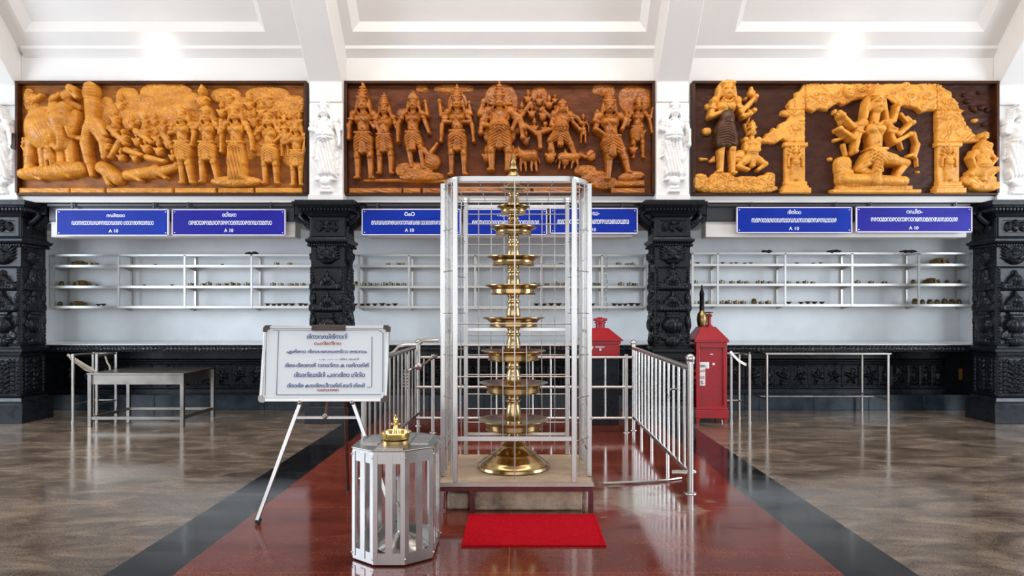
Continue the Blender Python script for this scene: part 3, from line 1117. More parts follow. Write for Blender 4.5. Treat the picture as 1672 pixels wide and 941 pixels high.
def fill_mid(R, W, H):
    ox, yb = 566, 322.0

    def q(px, py):
        return (px - ox, yb - py)
    base_blocks(R, W, [(6, 92), (94, 122), (126, 170), (172, 300), (304, 376), (430, 486)], 0, 7)
    lumps(R, [q(655, 298) + (60, 3), q(700, 299) + (40, 3)], 'carved_base', 0, 6, 2, .1, .1, 3)
    lumps(R, [q(742, 148) + (32, 7), q(690, 148) + (10, 6), q(660, 190) + (12, 10)], 'carved_cloud', 0, 1.0, 2, .3, .12, 4)
    lumps(R, [q(985, 150) + (18, 10), q(1035, 165) + (26, 22), q(880, 165) + (14, 20)], 'carved_cloud', 0, 1, 2.4, .3, .12, 6)
    # two standing deities with tall crowns
    human(R, q(597, 0)[0], 26, 133, arms=(((-.17, .64), (-.17, .48)), ((.17, .64), (.2, .55))), crown=.17, d=10, hair=1)
    human(R, q(631, 0)[0], 34, 115, arms=(((-.14, .64), (-.19, .7)), ((.19, .6), (.19, .48))), crown=.15, d=9, hair=1, pel=(-.01, .5))
    # seated figure on a rock
    lumps(R, [q(678, 282) + (30, 13), q(690, 292) + (36, 8), q(705, 270) + (14, 12)], 'carved_rock', 0, 8, 5, .5, .12, 8)
    human(R, q(677, 0)[0], 40, 118, pel=(.0, .46), chest=(0, .69), head=(.01, .87), knees=((-.05, .27), (.1, .3)), feet=((-.02, .05), (.14, .03)), arms=(((-.2, .62), (-.2, .38)), ((.17, .64), (.22, .5))), ex=[((.2, .74), (.17, .92))], crown=.1, d=12, hair=1)
    R.begin('carved_animal', 0, k=1)
    R.ell(q(708, 268), 13, 12, 0, 10, 7)
    R.cap(q(700, 262), q(716, 240), 4, 2.5, 12)
    R.cap(q(694, 250), q(704, 262), 5, 4, 12)
    R.folds(q(708, 270), 14, 12, 2 * PI / 4, .7, .3, ang=.7)
    R.end(.6)
    # standing figure with four arms
    R.begin('carved_mandorla', 0, k=1)
    R.ell(q(748, 178), 17, 26, 0, 2, 2.5)
    R.end(.2)
    human(R, q(748, 0)[0], 32, 128, arms=(((-.17, .66), (-.06, .66)), ((.17, .66), (.06, .66))), ex=[((-.19, .62), (-.2, .42)), ((.19, .62), (.21, .42)), ((-.2, .74), (-.22, .92)), ((.17, .76), (.15, .9))], crown=.15, d=10, hair=1)
    R.begin('carved_ornament', 0, k=1)
    R.ell(q(723, 183), 4, 6, 0, 6)
    R.cap(q(722, 190), q(726, 215), 2.6, 2, 5)
    R.end(.2)
    # large lion-headed central figure
    R.begin('carved_mandorla', 0, k=1)
    R.ell(q(818, 172), 28, 34, 0, 3, 3)
    R.swirl(.5, .2, 3)
    R.end(.2)
    human(R, q(816, 0)[0], 36, 124, arms=(((-.22, .66), (-.24, .5)), ((.22, .66), (.16, .54))), ex=[((-.2, .6), (-.02, .58)), ((.26, .7), (.32, .56)), ((-.25, .74), (-.2, .9)), ((.27, .66), (.3, .44))], crown=.18, d=14, fat=1.35, hair=1, hw=.14, knees=((-.11, .27), (.12, .27)), feet=((-.1, .04), (.1, .04)))
    R.begin('carved_mane', 0, k=1)
    for k in range(11):
        a = PI * (k / 10.0)
        c = q(818, 178)
        R.cap((c[0] + 9 * math.cos(a), c[1] + 9 * math.sin(a)), (c[0] + 17 * math.cos(a), c[1] + 18 * math.sin(a)), 4, 2.5, 17)
    R.end(.5)
    lumps(R, [q(800, 225) + (10, 12), q(834, 225) + (9, 12)], 'carved_garland', 0, 12, 4, 1.0, .3, 5)
    for (a, b, s) in ((795, 262, 15), (838, 262, 15), (852, 190, 14), (846, 218, 14)):
        bust(R, *q(a, b), s, 0, 8)
    # melee of small figures
    for i, (a, b, s) in enumerate([(862, 168, 13), (880, 172, 13), (896, 178, 13), (906, 190, 12), (868, 192, 14), (886, 196, 14), (872, 215, 14), (890, 218, 13), (858, 235, 14), (905, 170, 10)]):
        bust(R, *q(a, b), s, 0, 6 + (i % 3) * 2, crown=i % 2 == 0)
    for (a, b, c, dd) in ((856, 210, 876, 224), (876, 224, 902, 216), (884, 186, 902, 200), (866, 176, 850, 196), (880, 226, 882, 246)):
        R.begin('carved_limb', 0, k=1)
        R.cap(q(a, b), q(c, dd), 4.6, 3, 11)
        R.ell(q(c, dd), 3.6, 3.2, 0, 12)
        R.end(.4)
    quadruped(R, q(862, 0)[0], 38, 34, 40, -1, 0, 8, .85)
    # dancer on a crouching demon
    human(R, q(914, 0)[0], 50, 104, pel=(.0, .47), chest=(.02, .68), head=(.03, .83), knees=((-.16, .36), (.16, .3)), feet=((-.1, .12), (.24, .1)), arms=(((-.14, .6), (-.02, .52)), ((.2, .62), (.3, .52))), ex=[((.26, .7), (.32, .62))], crown=.08, d=11, fat=1.25, hair=1)
    bust(R, *q(898, 262), 18, 0, 9)
    bust(R, *q(922, 268), 15, 0, 8)
    quadruped(R, q(928, 0)[0], 42, 40, 30, 1, 0, 9, .75)
    human(R, q(951, 0)[0], 84, 44, crown=.1, d=8, arms=(((-.2, .66), (-.1, .86)), ((.2, .6), (.2, .4))))
    R.begin('carved_shield', 0, k=.6)
    R.ell(q(964, 258), 8, 9, 0, 8, 3)
    R.cut(q(957, 262), q(970, 253), 1, 2)
    R.end(.2)
    lumps(R, [q(955, 282) + (18, 9), q(970, 292) + (22, 10), q(985, 302) + (22, 10)], 'carved_rock', 0, 6, 4, .7, .2, 9)
    # striding archer with tall crown
    human(R, q(994, 0)[0], 24, 134, pel=(.02, .47), chest=(-.01, .68), head=(-.015, .84), knees=((-.01, .26), (.17, .26)), feet=((-.02, .02), (.22, .1)), arms=(((-.18, .6), (-.05, .52)), ((.18, .7), (.14, .6))), ex=[((-.19, .7), (-.16, .8))], crown=.14, d=13, fat=1.1, hair=1)
    R.begin('carved_rock', 0, k=1)
    R.rect(*(q(1000, 0)[0], q(1050, 0)[0], 14, 24), 10, 3)
    R.ell(q(1028, 292), 22, 8, .15, 8, 6)
    R.swirl(.5, .2, 3)
    R.end(.5)
    # attendants at the right end
    human(R, q(1040, 0)[0], 60, 92, arms=(((-.2, .66), (-.28, .72)), ((.2, .66), (.24, .45))), ex=[((.22, .7), (.25, .86))], crown=.16, d=6, fat=1.0, pel=(-.03, .5))
    bust(R, *q(1021, 205), 15, 0, 5)
    bust(R, *q(1046, 222), 13, 0, 6)
    bust(R, *q(1032, 250), 14, 0, 6)


def fill_right(R, W, H):
    ox, yb = 1127, 321.0

    def q(px, py):
        return (px - ox, yb - py)
    # stepped arch with scalloped edge over two pillars
    R.begin('carved_arch', 0, k=.6)
    left = [(1310, 141), (1310, 236), (1283, 236), (1272, 231), (1262, 237), (1236, 236), (1233, 232), (1243, 228), (1247, 221), (1254, 219), (1257, 212), (1264, 214), (1268, 206), (1274, 203), (1281, 200),
            (1284, 194), (1270, 191), (1272, 184), (1283, 182), (1280, 176), (1287, 166), (1294, 163), (1294, 155), (1303, 151), (1308, 141)]
    R.poly([q(*p) for p in left], 9, 3)
    right = [(1520, 141), (1522, 236), (1560, 236), (1592, 235), (1590, 229), (1582, 222), (1577, 214), (1570, 208), (1566, 198), (1562, 190), (1566, 184), (1558, 180), (1556, 170), (1548, 164), (1544, 154), (1536, 150), (1528, 142)]
    R.poly([q(*p) for p in right], 9, 3)
    top = [(1308, 141), (1522, 141), (1522, 184), (1508, 184), (1496, 188), (1488, 181), (1476, 178), (1468, 176), (1458, 178), (1448, 172), (1440, 166), (1425, 164), (1400, 164), (1388, 167), (1380, 172), (1370, 176), (1362, 172),
           (1352, 178), (1343, 184), (1330, 182), (1322, 187), (1310, 182)]
    R.poly([q(*p) for p in top], 10, 3)
    R.swirl(1.0, .085, 12)
    R.path_cut([q(1310, 141), q(1310, 236)], .8, 2.5)
    R.path_cut([q(1271, 186), q(1310, 183)], .8, 2.5)
    R.path_cut([q(1521, 184), q(1562, 184)], .8, 2.5)
    R.path_cut([q(1521, 141), q(1521, 236)], .8, 2.5)
    R.end(.6, .1)
    for (a, b, r) in ((1380, 152, 9), (1420, 152, 10), (1450, 158, 11), (1478, 162, 12), (1505, 160, 11), (1340, 170, 12), (1327, 160, 10), (1536, 170, 7), (1535, 194, 8), (1500, 175, 10), (1360, 158, 10), (1400, 150, 8), (1470, 146, 9)):
        R.begin('carved_scroll', 0, k=.8)
        c = q(a, b)
        R.ell(c, r, r * .8, random.uniform(-.5, .5), 8, 5)
        for t in range(10):
            a0, a1 = t * .9, (t + 1) * .9
            r0, r1 = r * .75 * (1 - t / 11), r * .75 * (1 - (t + 1) / 11)
            R.cut((c[0] + r0 * math.cos(a0), c[1] + r0 * .8 * math.sin(a0)), (c[0] + r1 * math.cos(a1), c[1] + r1 * .8 * math.sin(a1)), .7, 1.6)
        R.end(.4)
    R.begin('carved_face', 0, k=1)
    R.ell(q(1378, 156), 8, 10, 0, 13, 6)
    R.cut(q(1374, 154), q(1376, 154), .9, 3)
    R.cut(q(1381, 154), q(1383, 154), .9, 3)
    R.cut(q(1376, 161), q(1381, 161), .9, 2)
    R.end(.3)
    # pillars of the shrine, each with a small standing figure
    for (xa, xb, sgn) in ((1275, 1311, 1), (1521, 1560, -1)):
        R.begin('carved_pillar', 0, k=.5)
        R.rect(xa - ox + 2, xb - ox - 1, 14, 86, 7, 1.5)
        R.rect(xa - ox - 1, xb - ox + 2, 78, 85, 11, 2)
        R.rect(xa - ox + 1, xb - ox + 1, 14, 22, 11, 2)
        R.rect(xa - ox - 2, xb - ox + 2, 9, 15, 13, 1.5)
        R.rect(xa - ox - 5, xb - ox + 5, 2, 11, 15, 1.5)
        R.end(.4)
        m = (xa + xb) / 2 - ox
        human(R, m, 20, 56, crown=.14, d=8, arms=(((-.2, .66), (-.2, .48)), ((.2, .66), (.2, .48))), fat=1.2, skirt='long')
        R.begin('carved_ornament', 0, k=.5)
        for k in range(7):
            a = PI * (k + .0) / 6
            R.cap((m + 8 * math.cos(a), 66 + 8 * math.sin(a)), (m + 12 * math.cos(a), 66 + 14 * math.sin(a)), 2, 1.2, 9)
        R.end(.2)
    # standing many-armed goddess at the left, dark dress
    lumps(R, [q(1140, 300) + (13, 14), q(1176, 300) + (24, 13), q(1215, 302) + (28, 12), q(1245, 300) + (16, 12), q(1200, 310) + (66, 8), q(1175, 292) + (18, 8), q(1252, 292) + (9, 8)], 'carved_rock', 0, 6, 7, 1.0, .13, 15)
    human(R, q(1183, 0)[0], 34, 148, crown=.03, d=11, hair=1, skirt='none', pel=(-.03, .5), chest=(-.02, .72), head=(-.015, .87), arms=(((-.19, .62), (.02, .69)), ((.16, .62), (.24, .64))),
          ex=[((.14, .66), (.3, .83))], knees=((-.07, .28), (.05, .27)), feet=((-.07, .03), (.06, .02)), fat=.98, end=False, hs=1.25)
    R.end(.5)
    R.begin('carved_dress', 1, k=1.5)
    R.ell(q(1179, 222), 17, 26, 0, 13, 12)
    R.ell(q(1181, 200), 12, 17, 0, 15, 11)
    R.cap(q(1172, 230), q(1171, 240), 10, 9, 13)
    R.cap(q(1188, 228), q(1190, 238), 10, 9, 13)
    R.folds(q(1180, 226), 20, 24, 2 * PI / 4.0, .9, .25, ang=.12)
    R.end(.3)
    R.begin('carved_branch', 0, k=.8)
    for (a, b, c, dd, r) in ((1205, 190, 1218, 178, 2.6), (1217, 205, 1222, 184, 2.4), (1218, 180, 1226, 168, 2.2), (1220, 184, 1231, 184, 2.4), (1213, 206, 1216, 218, 1.8)):
        R.cap(q(a, b), q(c, dd), r, r * .7, 5)
    for (a, b, rx, ry) in ((1223, 150, 3, 5), (1224, 156, 6, 6), (1228, 167, 5, 3), (1214, 165, 2.5, 2.5), (1228, 183, 4.5, 4), (1218, 186, 3, 3), (1222, 172, 4, 3)):
        R.ell(q(a, b), rx, ry, 0, 6, 4)
    R.end(.3)
    lumps(R, [q(1153, 177) + (4, 5), q(1152, 217) + (7, 6)], 'carved_petal', 0, 4, 3, .4, .3, 3)
    R.begin('carved_leaf', 0, k=.6)
    R.poly([q(1154, 266), q(1165, 255), q(1166, 266), q(1158, 268)], 5, 2)
    R.cap(q(1141, 262), q(1152, 262), 2.4, 1.5, 4)
    R.end(.2)
    R.begin('carved_mask', 0, k=.8)
    R.ell(q(1202, 259), 12, 10, .6, 9, 6)
    R.ell(q(1203, 257), 7, 5, .6, 13, 3)
    R.cut(q(1196, 262), q(1208, 264), .9, 2)
    R.end(.3)
    # kneeling figure
    human(R, q(1222, 0)[0], 36, 84, pel=(.0, .3), chest=(0, .55), head=(0, .76), knees=((-.26, .12), (.26, .16)), feet=((-.06, .06), (.12, .06)), arms=(((-.13, .42), (-.02, .58)), ((.13, .42), (.02, .58))), crown=.14, d=11, fat=1.2)
    # enthroned goddess under the arch
    R.begin('carved_base', 0, k=.6)
    R.rect(1350 - ox, 1492 - ox, 2, 8, 16, 1.5)
    R.rect(1360 - ox, 1480 - ox, 8, 15, 13, 1.5)
    R.end(.4)
    R.begin('carved_halo', 2, k=1)
    R.ell(q(1433, 178), 22, 20, 0, 1.5, 2.5)
    R.end(.1)
    lumps(R, [q(1373, 292) + (14, 16), q(1370, 275) + (13, 16), q(1385, 302) + (20, 8)], 'carved_animal', 0, 9, 8, .6, .2, 18)
    human(R, q(1418, 0)[0], 10, 152, pel=(.0, .36), chest=(-.01, .61), head=(.0, .855), knees=((-.16, .2), (.32, .26)), feet=((.12, .08), (.2, .08)), arms=(((-.2, .49), (-.22, .38)), ((.2, .48), (.35, .56))),
          ex=[((-.24, .64), (-.35, .76)), ((.18, .7), (.235, .87)), ((.24, .56), (.38, .68)), ((-.24, .52), (-.38, .62))], crown=.12, d=15, fat=1.0, hair=1, hw=.125, skirt='short', third=True, end=False, hs=1.32, am=.92)
    c = q(1416, 292)
    R.cap(q(1372, 296), q(1464, 300), 9, 8, 14)
    R.folds(q(1405, 268), 34, 22, 2 * PI / 6, 1.3, .5)
    R.cap(q(1415, 245), q(1418, 300), 4, 8, 20)
    R.folds(q(1416, 275), 9, 28, 2 * PI / 4, .7, .8)
    R.end(.6)
    # things held in the hands
    R.begin('carved_attribute', 0, k=.8)
    for (a, b, c2, dd, r) in ((1362, 190, 1368, 206, 2.6), (1370, 190, 1366, 186, 4), (1358, 185, 1357, 188, 3), (1366, 212, 1372, 224, 3), (1358, 232, 1374, 228, 2.6), (1372, 240, 1376, 256, 3), (1464, 190, 1476, 204, 3), (1474, 196, 1480, 200, 3.4),
                              (1484, 222, 1490, 240, 4.4), (1490, 240, 1486, 258, 5), (1482, 256, 1475, 258, 3), (1490, 262, 1491, 274, 1.8), (1462, 236, 1466, 246, 3), (1454, 180, 1456, 188, 4)):
        R.cap(q(a, b), q(c2, dd), r, r * .75, 7)
    R.end(.3)
    lumps(R, [q(1494, 283) + (3, 2), q(1352, 262) + (4, 3), q(1345, 180) + (4, 4)], 'carved_petal', 0, 3, 2, .2, .3, 3)
    # crouching figure at the right end and fragments above
    lumps(R, [q(1590, 297) + (28, 10), q(1600, 306) + (24, 9)], 'carved_rock', 0, 8, 6, .6, .15, 25)
    human(R, q(1592, 0)[0], 22, 92, pel=(.0, .2), chest=(.0, .42), head=(.02, .78), knees=((-.2, .12), (.24, .2)), feet=((-.1, .03), (.12, .05)), arms=(((-.2, .4), (-.12, .22)), ((.22, .38), (.12, .24))), crown=.0, d=11, fat=1.3, hair=0)
    R.begin('carved_hood', 0, k=.8)
    R.ell(q(1595, 246), 11, 11, 0, 14, 6)
    R.ell(q(1598, 244), 6, 5, .4, 19, 3)
    R.cut(q(1596, 244), q(1600, 244), 1, 3)
    R.end(.4)
    for i, (a, b, r) in enumerate(((1595, 154, 4), (1576, 168, 6), (1585, 180, 7), (1598, 178, 7), (1608, 182, 5), (1587, 199, 5), (1603, 205, 5), (1612, 250, 6), (1614, 270, 6), (1570, 158, 4))):
        R.begin('carved_leaf', 2 if i not in (5, 7, 8) else 0, k=.6)
        R.ell(q(a, b), r, r * .6, random.uniform(-1, 1), 3, 3)
        R.cut(q(a - r, b), q(a + r, b + 2), .7, 1.2)
        R.end(.3)


relief_panel('golden carved wooden relief crowded with an elephant and many standing figures', 36, 505, fill_left, [M['wood_left'], M['wood_bg_left']], 'carved wooden reliefs high on the wall')
relief_panel('dark varnished wooden relief of crowned deities standing in a row, above the lamp cage', 566, 1066.5, fill_mid, [M['wood_mid'], M['wood_bg_mid']], 'carved wooden reliefs high on the wall')
relief_panel('wooden relief with a many-armed goddess seated under a pale scalloped arch', 1127, 1621, fill_right, [M['wood_right'], M['wood_brown'], M['wood_bg_right']], 'carved wooden reliefs high on the wall')

# ------------------------------------------------------------------ white pilasters with a statue in front of each, above the black pillars
def pilaster(x0, x1, yf, label, mir):
    xc = (x0 + x1) / 2
    t = thing('statue_pilaster', label, 'pilaster', (xc, yf, ZS0), 'white pilasters between the reliefs')
    MB().b2(x0, x1, yf + 0.012, YW - 0.032, ZS0, 4.17).b2(x0 - 0.012, x1 + 0.012, yf - 0.01, YW - 0.034, ZS0, ZS0 + 0.075).build('shaft', M['white'], t, bevel=0.006)
    w = x1 - x0
    R = Carving(0, 50, 0, 142, 1.0)
    R.H += 0.25 * fbm(R.U * .2, R.V * .2, 5)
    R.begin('statue', 0, k=2)
    R.rect(17, 36, 4, 9, 7, 2)
    R.rect(19, 34, 9, 15, 8, 2)
    R.ell((26, 22), 10, 9, 0, 4, 8)
    R.end(.4)
    human(R, 25 if mir > 0 else 26, 22, 118, 'statue', 0, d=7, fat=1.2, crown=.16, hair=1, arms=(((-.17, .66), (-.04, .62)), ((.18, .64), (.2, .46))), pel=(mir * .02, .5), skirt='long', hw=.13)
    R.begin('statue', 0, k=2)
    R.cap((8, 60), (12, 100), 3, 4, 2)
    R.cap((42, 34), (44, 80), 3, 4, 2)
    R.ell((42, 84), 5, 7, 0, 3)
    R.ell((40, 58), 5, 4, 0, 3)
    R.swirl(.6, .2, 4)
    R.end(.4)
    sx = w / 50

    def conv(u, v, h):
        return np.stack([x0 + u * sx, yf + 0.008 - h * 0.0085, ZS0 + 0.06 + v * 0.0084], -1)
    R.meshes(conv, t, [M['plaster']], one='statue_carving')
    return t


pilaster(-7.05, -6.6, 8.85, 'white statue pilaster at the wall\'s left end, beside the elephant relief', 1)
pilaster(-2.72, -2.29, 8.72, 'white statue pilaster between the golden relief and the dark relief', 1)
pilaster(1.776, 2.196, 8.72, 'white statue pilaster between the dark relief and the arched shrine relief', -1)
pilaster(6.283, 6.75, 8.85, 'white statue pilaster at the wall\'s right end, beside the arched shrine relief', -1)


# ------------------------------------------------------------------ black carved pillars
def carve_face(kind, w, h, seed):
    """ornament on one face of a pillar; units are centimetres"""
    R = Carving(-w / 2, w / 2, 0, h, 0.55)
    R.H += 0.15 * fbm(R.U * .5, R.V * .5, seed)
    hw = w / 2
    rs = random.Random(seed)

    def strip(u, v0, v1, r):
        R.begin('a', 0, .3)
        R.rect(u - r, u + r, v0, v1, 1.6, .6)
        v = v0 + r
        while v < v1 - r * .5:
            R.ell((u, v), r * .85, r * .8, 0, 1.2, 1.7)
            v += r * 1.9
        R.swirl(.45, .5, seed)
        R.end(.15)

    def rail(v, r=1.1, d=2.2):
        R.begin('a', 0, .3)
        R.rect(-hw, hw, v - r, v + r, d, .7)
        u = -hw + 1.5
        while u < hw - 1:
            R.ell((u, v), .8, .8, 0, d - .4, .9)
            u += 2.1
        R.end(.1)

    def mask(v, s):
        R.begin('a', 0, .6)
        R.ell((0, v), s, s * .85, 0, 2, s * .55)
        for sg in (-1, 1):
            R.ell((sg * s * .42, v + s * .25), s * .28, s * .26, 0, 2 + s * .35, s * .28)
            for q_ in range(4):
                R.cap((sg * s * .8, v + s * (-.3 + q_ * .28)), (sg * s * 1.3, v + s * (-.15 + q_ * .36)), s * .17, s * .07, 1.5)
            R.cap((sg * s * .5, v + s * .7), (sg * s * 1.1, v + s * 1.15), s * .26, s * .12, 2)
            R.cut((sg * s * .3, v + s * .25), (sg * s * .5, v + s * .25), .5, 1.2)
        R.ell((0, v - s * .05), s * .22, s * .26, 0, 2 + s * .45, s * .3)
        R.cut((-s * .5, v - s * .42), (s * .5, v - s * .42), .6, 1.8)
        for k in range(5):
            a = PI * (k + .5) / 5
            R.cap((s * .5 * math.cos(a), v + s * .8), (s * .9 * math.cos(a), v + s * 1.4), s * .2, s * .1, 2)
        R.swirl(.3, .4, seed)
        R.end(.3)

    def pot(v, s):
        R.begin('a', 0, .5)
        R.ell((0, v), s, s * .8, 0, 2, s * .6)
        R.cap((-s * .5, v + s * .8), (s * .5, v + s * .8), s * .2, d=2 + s * .2)
        R.poly([(-s * .45, v + s * .7), (s * .45, v + s * .7), (s * .75, v + s * 1.3), (-s * .75, v + s * 1.3)], 3.6, 1)
        R.poly([(-s * .6, v - s * .7), (s * .6, v - s * .7), (s * .95, v - s * 1.3), (-s * .95, v - s * 1.3)], 3.6, 1)
        R.cap((-s * .9, v - s * 1.25), (s * .9, v - s * 1.25), s * .16, d=3)
        R.folds((0, v), s, s * .8, 2 * PI / (s * .35), .35, .0, ang=1.57)
        R.end(.2)

    def dome(v, s):
        R.begin('a', 0, .5)
        R.ell((0, v + s * .42), s * .66, s * .42, 0, 1.6, s * .3)
        R.ell((0, v + s * .62), s * .48, s * .4, 0, 2.2, s * .36)
        R.folds((0, v + s * .6), s * .7, s * .6, 2 * PI / (s * .2), .35, .25, ang=1.57)
        R.cap((0, v + s * .9), (0, v + s * 1.25), s * .2, s * .08, 3)
        R.cap((-s * .95, v), (s * .95, v), s * .2, d=2.6)
        R.cap((-s * .8, v + s * .22), (s * .8, v + s * .22), s * .14, d=2.8)
        R.folds((0, v), s * 1.1, s * .4, 2 * PI / (s * .22), .5, 0, ang=1.57)
        for sg in (-1, 1):
            R.ell((sg * s * .95, v + s * .12), s * .22, s * .3, 0, 2.4)
        R.end(.25)

    def leafs(v0, v1, m):
        R.begin('a', 0, .5)
        n = max(2, int((v1 - v0) / 6))
        for k in range(n):
            v = v0 + (k + .5) * (v1 - v0) / n
            for sg in (-1, 1):
                R.ell((sg * m * .45, v), m * .45, (v1 - v0) / n * .42, sg * .6, 1.2, 2.2)
                R.ell((sg * m * .85, v + 1.5), m * .25, (v1 - v0) / n * .3, -sg * .5, 1, 1.8)
            R.ell((0, v), m * .2, m * .24, 0, 2, 2.2)
        R.swirl(.8, .3, seed)
        R.end(.4)

    if kind == 'shaft':
        for sg in (-1, 1):
            strip(sg * (hw - 2.6), 4, h - 30, 2.0)
        rail(2.2)
        rail(h - 1.6)
        m = hw - 6
        mask(h - 15, m * .75)
        rail(h - 29, .9, 2)
        dome(h - 56, m * 1.02)
        if seed % 2:
            human(R, 0, h - 60, 34, 'a', 0, d=3, fat=1.3)
        dome(h - 84, m * 1.08)
        pot(h - 105, m * .82)
        pot(h - 126, m * .6) if h > 128 else None
        R.begin('a', 0, .4)
        for sg in (-1, 1):
            R.poly([(sg * m * .4, h - 122), (sg * m * 1.1, h - 122), (sg * m * 1.1, h - 116), (sg * m * .6, h - 110)], 3, 1)
            R.ell((sg * (hw - 4), h - 70), 3, 7, 0, 1.5, 3)
            R.ell((sg * (hw - 4), h - 100), 3, 7, 0, 1.5, 3)
        R.end(.3)
    elif kind == 'pedestal':
        for sg in (-1, 1):
            strip(sg * (hw - 3.4), 3, h - 4, 2.4)
        rail(2)
        rail(h - 2)
        R.begin('a', 0, .5)
        R.rect(-hw + 8, hw - 8, 5, h - 6, 1.2, .8)
        R.end(.1)
        leafs(6, h - 8, hw - 9)
    else:
        R.begin('a', 0, .3)
        R.rect(-hw, hw, 0, h, 2, .8)
        R.end(.05)
        R.H[(np.abs(R.U) < hw - 6) & (R.V > 5) & (R.V < h - 5)] = 0.3
        R.begin('a', 0, .5)
        m = hw - 8
        for sg in (-1, 0, 1):
            R.ell((sg * m * .62, h * .5), m * .32, h * .26, sg * .4, 1, 3.2)
            R.ell((sg * m * .62, h * .62), m * .16, h * .14, 0, 3, 2)
        R.ell((0, h * .68), m * .22, h * .16, 0, 3, 2.4)
        R.swirl(.7, .35, seed)
        R.end(.3)
    return R


FACES = {}


def face_mesh(kind, w, h, seed, m):
    key = (kind, seed)
    if key not in FACES:
        R = carve_face(kind, w * 100, h * 100, seed)

        def conv(u, v, hh):
            return np.stack([u / 100, -hh / 100 * 1.15, v / 100], -1)
        o = R.meshes(conv, None, [m], one=kind)[0]
        FACES[key] = o.data
        bpy.data.objects.remove(o)
    return FACES[key]


def pillar(x0, x1, label, seed):
    w = x1 - x0
    xc = (x0 + x1) / 2
    yf = 8.80
    yc = yf + w / 2
    t = thing('carved_pillar', label, 'pillar', (xc, yc, 0), 'black carved pillars')
    k = M['black']

    def sq(a, z0, z1, name, a1=None, bv=0.006):
        p = [(xc - a, yc - a), (xc + a, yc - a), (xc + a, yc + a), (xc - a, yc + a)]
        a1 = a if a1 is None else a1
        q = [(xc - a1, yc - a1), (xc + a1, yc - a1), (xc + a1, yc + a1), (xc - a1, yc + a1)]
        return MB().prism(p, z0, z1, q).build(name, k, t, bevel=bv)
    h = w / 2
    pl = 0.28 if abs(xc) > 4 else 0.23
    mb = MB()
    for a, z0, z1, a1 in ((h + .06, 0, pl - .03, None), (h + .06, pl - .03, pl, h + .035), (h + .03, pl, pl + .05, h + .012)):
        a1 = a if a1 is None else a1
        mb.prism([(xc - a, yc - a), (xc + a, yc - a), (xc + a, yc + a), (xc - a, yc + a)], z0, z1, [(xc - a1, yc - a1), (xc + a1, yc - a1), (xc + a1, yc + a1), (xc - a1, yc + a1)])
    mb.build('plinth', M['black_dull'], t, bevel=0.005)
    sq(h - .012, pl + .05, 2.36, 'shaft')
    mb = MB()
    for a, z0, z1 in ((h + .05, .93, .97), (h + .025, .97, .985), (h + .02, .91, .93)):
        mb.prism([(xc - a, yc - a), (xc + a, yc - a), (xc + a, yc + a), (xc - a, yc + a)], z0, z1)
    mb.build('pedestal_moulding', k, t, bevel=0.006)
    cap = MB()
    for a, a1, z0, z1 in ((h + .02, h + .055, 2.34, 2.375), (h + .055, h + .055, 2.375, 2.405), (h + .03, h + .02, 2.405, 2.43), (h + .008, h + .008, 2.43, 2.70), (h + .03, h + .05, 2.70, 2.725),
                          (h + .05, h + .13, 2.725, 2.80), (h + .14, h + .15, 2.80, 2.825), (h + .18, h + .19, 2.825, 2.87), (h + .16, h + .16, 2.87, 2.895)):
        cap.prism([(xc - a, yc - a), (xc + a, yc - a), (xc + a, yc + a), (xc - a, yc + a)], z0, z1, [(xc - a1, yc - a1), (xc + a1, yc - a1), (xc + a1, yc + a1), (xc - a1, yc + a1)])
    c = cap.build('capital', k, t, bevel=0.004)
    # beads and a fringe of small leaves under the slab
    for sgn, axis in ((-1, 0), (1, 0), (-1, 1), (1, 1)):
        b = MB()
        b2_ = MB()
        for i in range(-7, 8):
            o = i * (h + .1) / 7.2
            a = h + .115
            pos = (xc + o, yc + sgn * a, 2.782) if axis == 0 else (xc + sgn * a, yc + o, 2.782)
            b.sphere(pos, .026, 6, 5, (1, 1, 1.25))
            a = h + .03
            o2 = i * (h + .01) / 7.2
            pos = (xc + o2, yc + sgn * a, 2.325) if axis == 0 else (xc + sgn * a, yc + o2, 2.325)
            b2_.sphere(pos, .018, 6, 5)
        b.build('leaf_fringe', k, c)
        b2_.build('bead_moulding', k, c)
    # corbels reaching sideways under the lintel
    for sg in (-1, 1):
        cb = MB()
        xs = xc + sg * (h + .0)
        cb.profile_x([(yc - .12, 2.86), (yc - .12, 2.74), (yc + .12, 2.74), (yc + .12, 2.86)], xs, xs + sg * .24)
        cb.tube([(xs + sg * .03, yc - .13, 2.62), (xs + sg * .1, yc - .13, 2.66), (xs + sg * .16, yc - .13, 2.72), (xs + sg * .13, yc - .13, 2.77)], .035, 8)
        cb.tube([(xs + sg * .02, yc + .0, 2.58), (xs + sg * .08, yc, 2.62), (xs + sg * .2, yc, 2.74)], .06, 8)
        cb.build('corbel', k, t, bevel=0.004)
    for i in range(4):
        rz = i * PI / 2
        d = Vector((0, -1, 0))
        d.rotate(Euler((0, 0, rz)))
        for kind, z0, z1, ww, off in (('shaft_carving', 1.0, 2.33, w, h), ('pedestal_carving', pl + .06, .9, w, h), ('capital_carving', 2.435, 2.695, w, h + .008)):
            me = face_mesh(kind.split('_')[0], w - .01, z1 - z0, seed + (i % 2), M['black'])
            o = link(kind, me, t)
            o.location = (d.x * (off - .008), d.y * (off - .008), z0)
            o.rotation_euler = (0, 0, rz)
            o.scale = (1, .7 if i % 2 else 1, 1)
    return t


pillar(-6.98, -6.51, 'black carved stone pillar at the far left end of the hall wall', 2)
pillar(-2.728, -2.28, 'black carved pillar standing behind the whiteboard on the easel', 4)
pillar(1.776, 2.224, 'black carved pillar between the two red donation boxes', 3)
pillar(6.232, 6.70, 'black carved stone pillar at the far right end of the hall wall', 6)


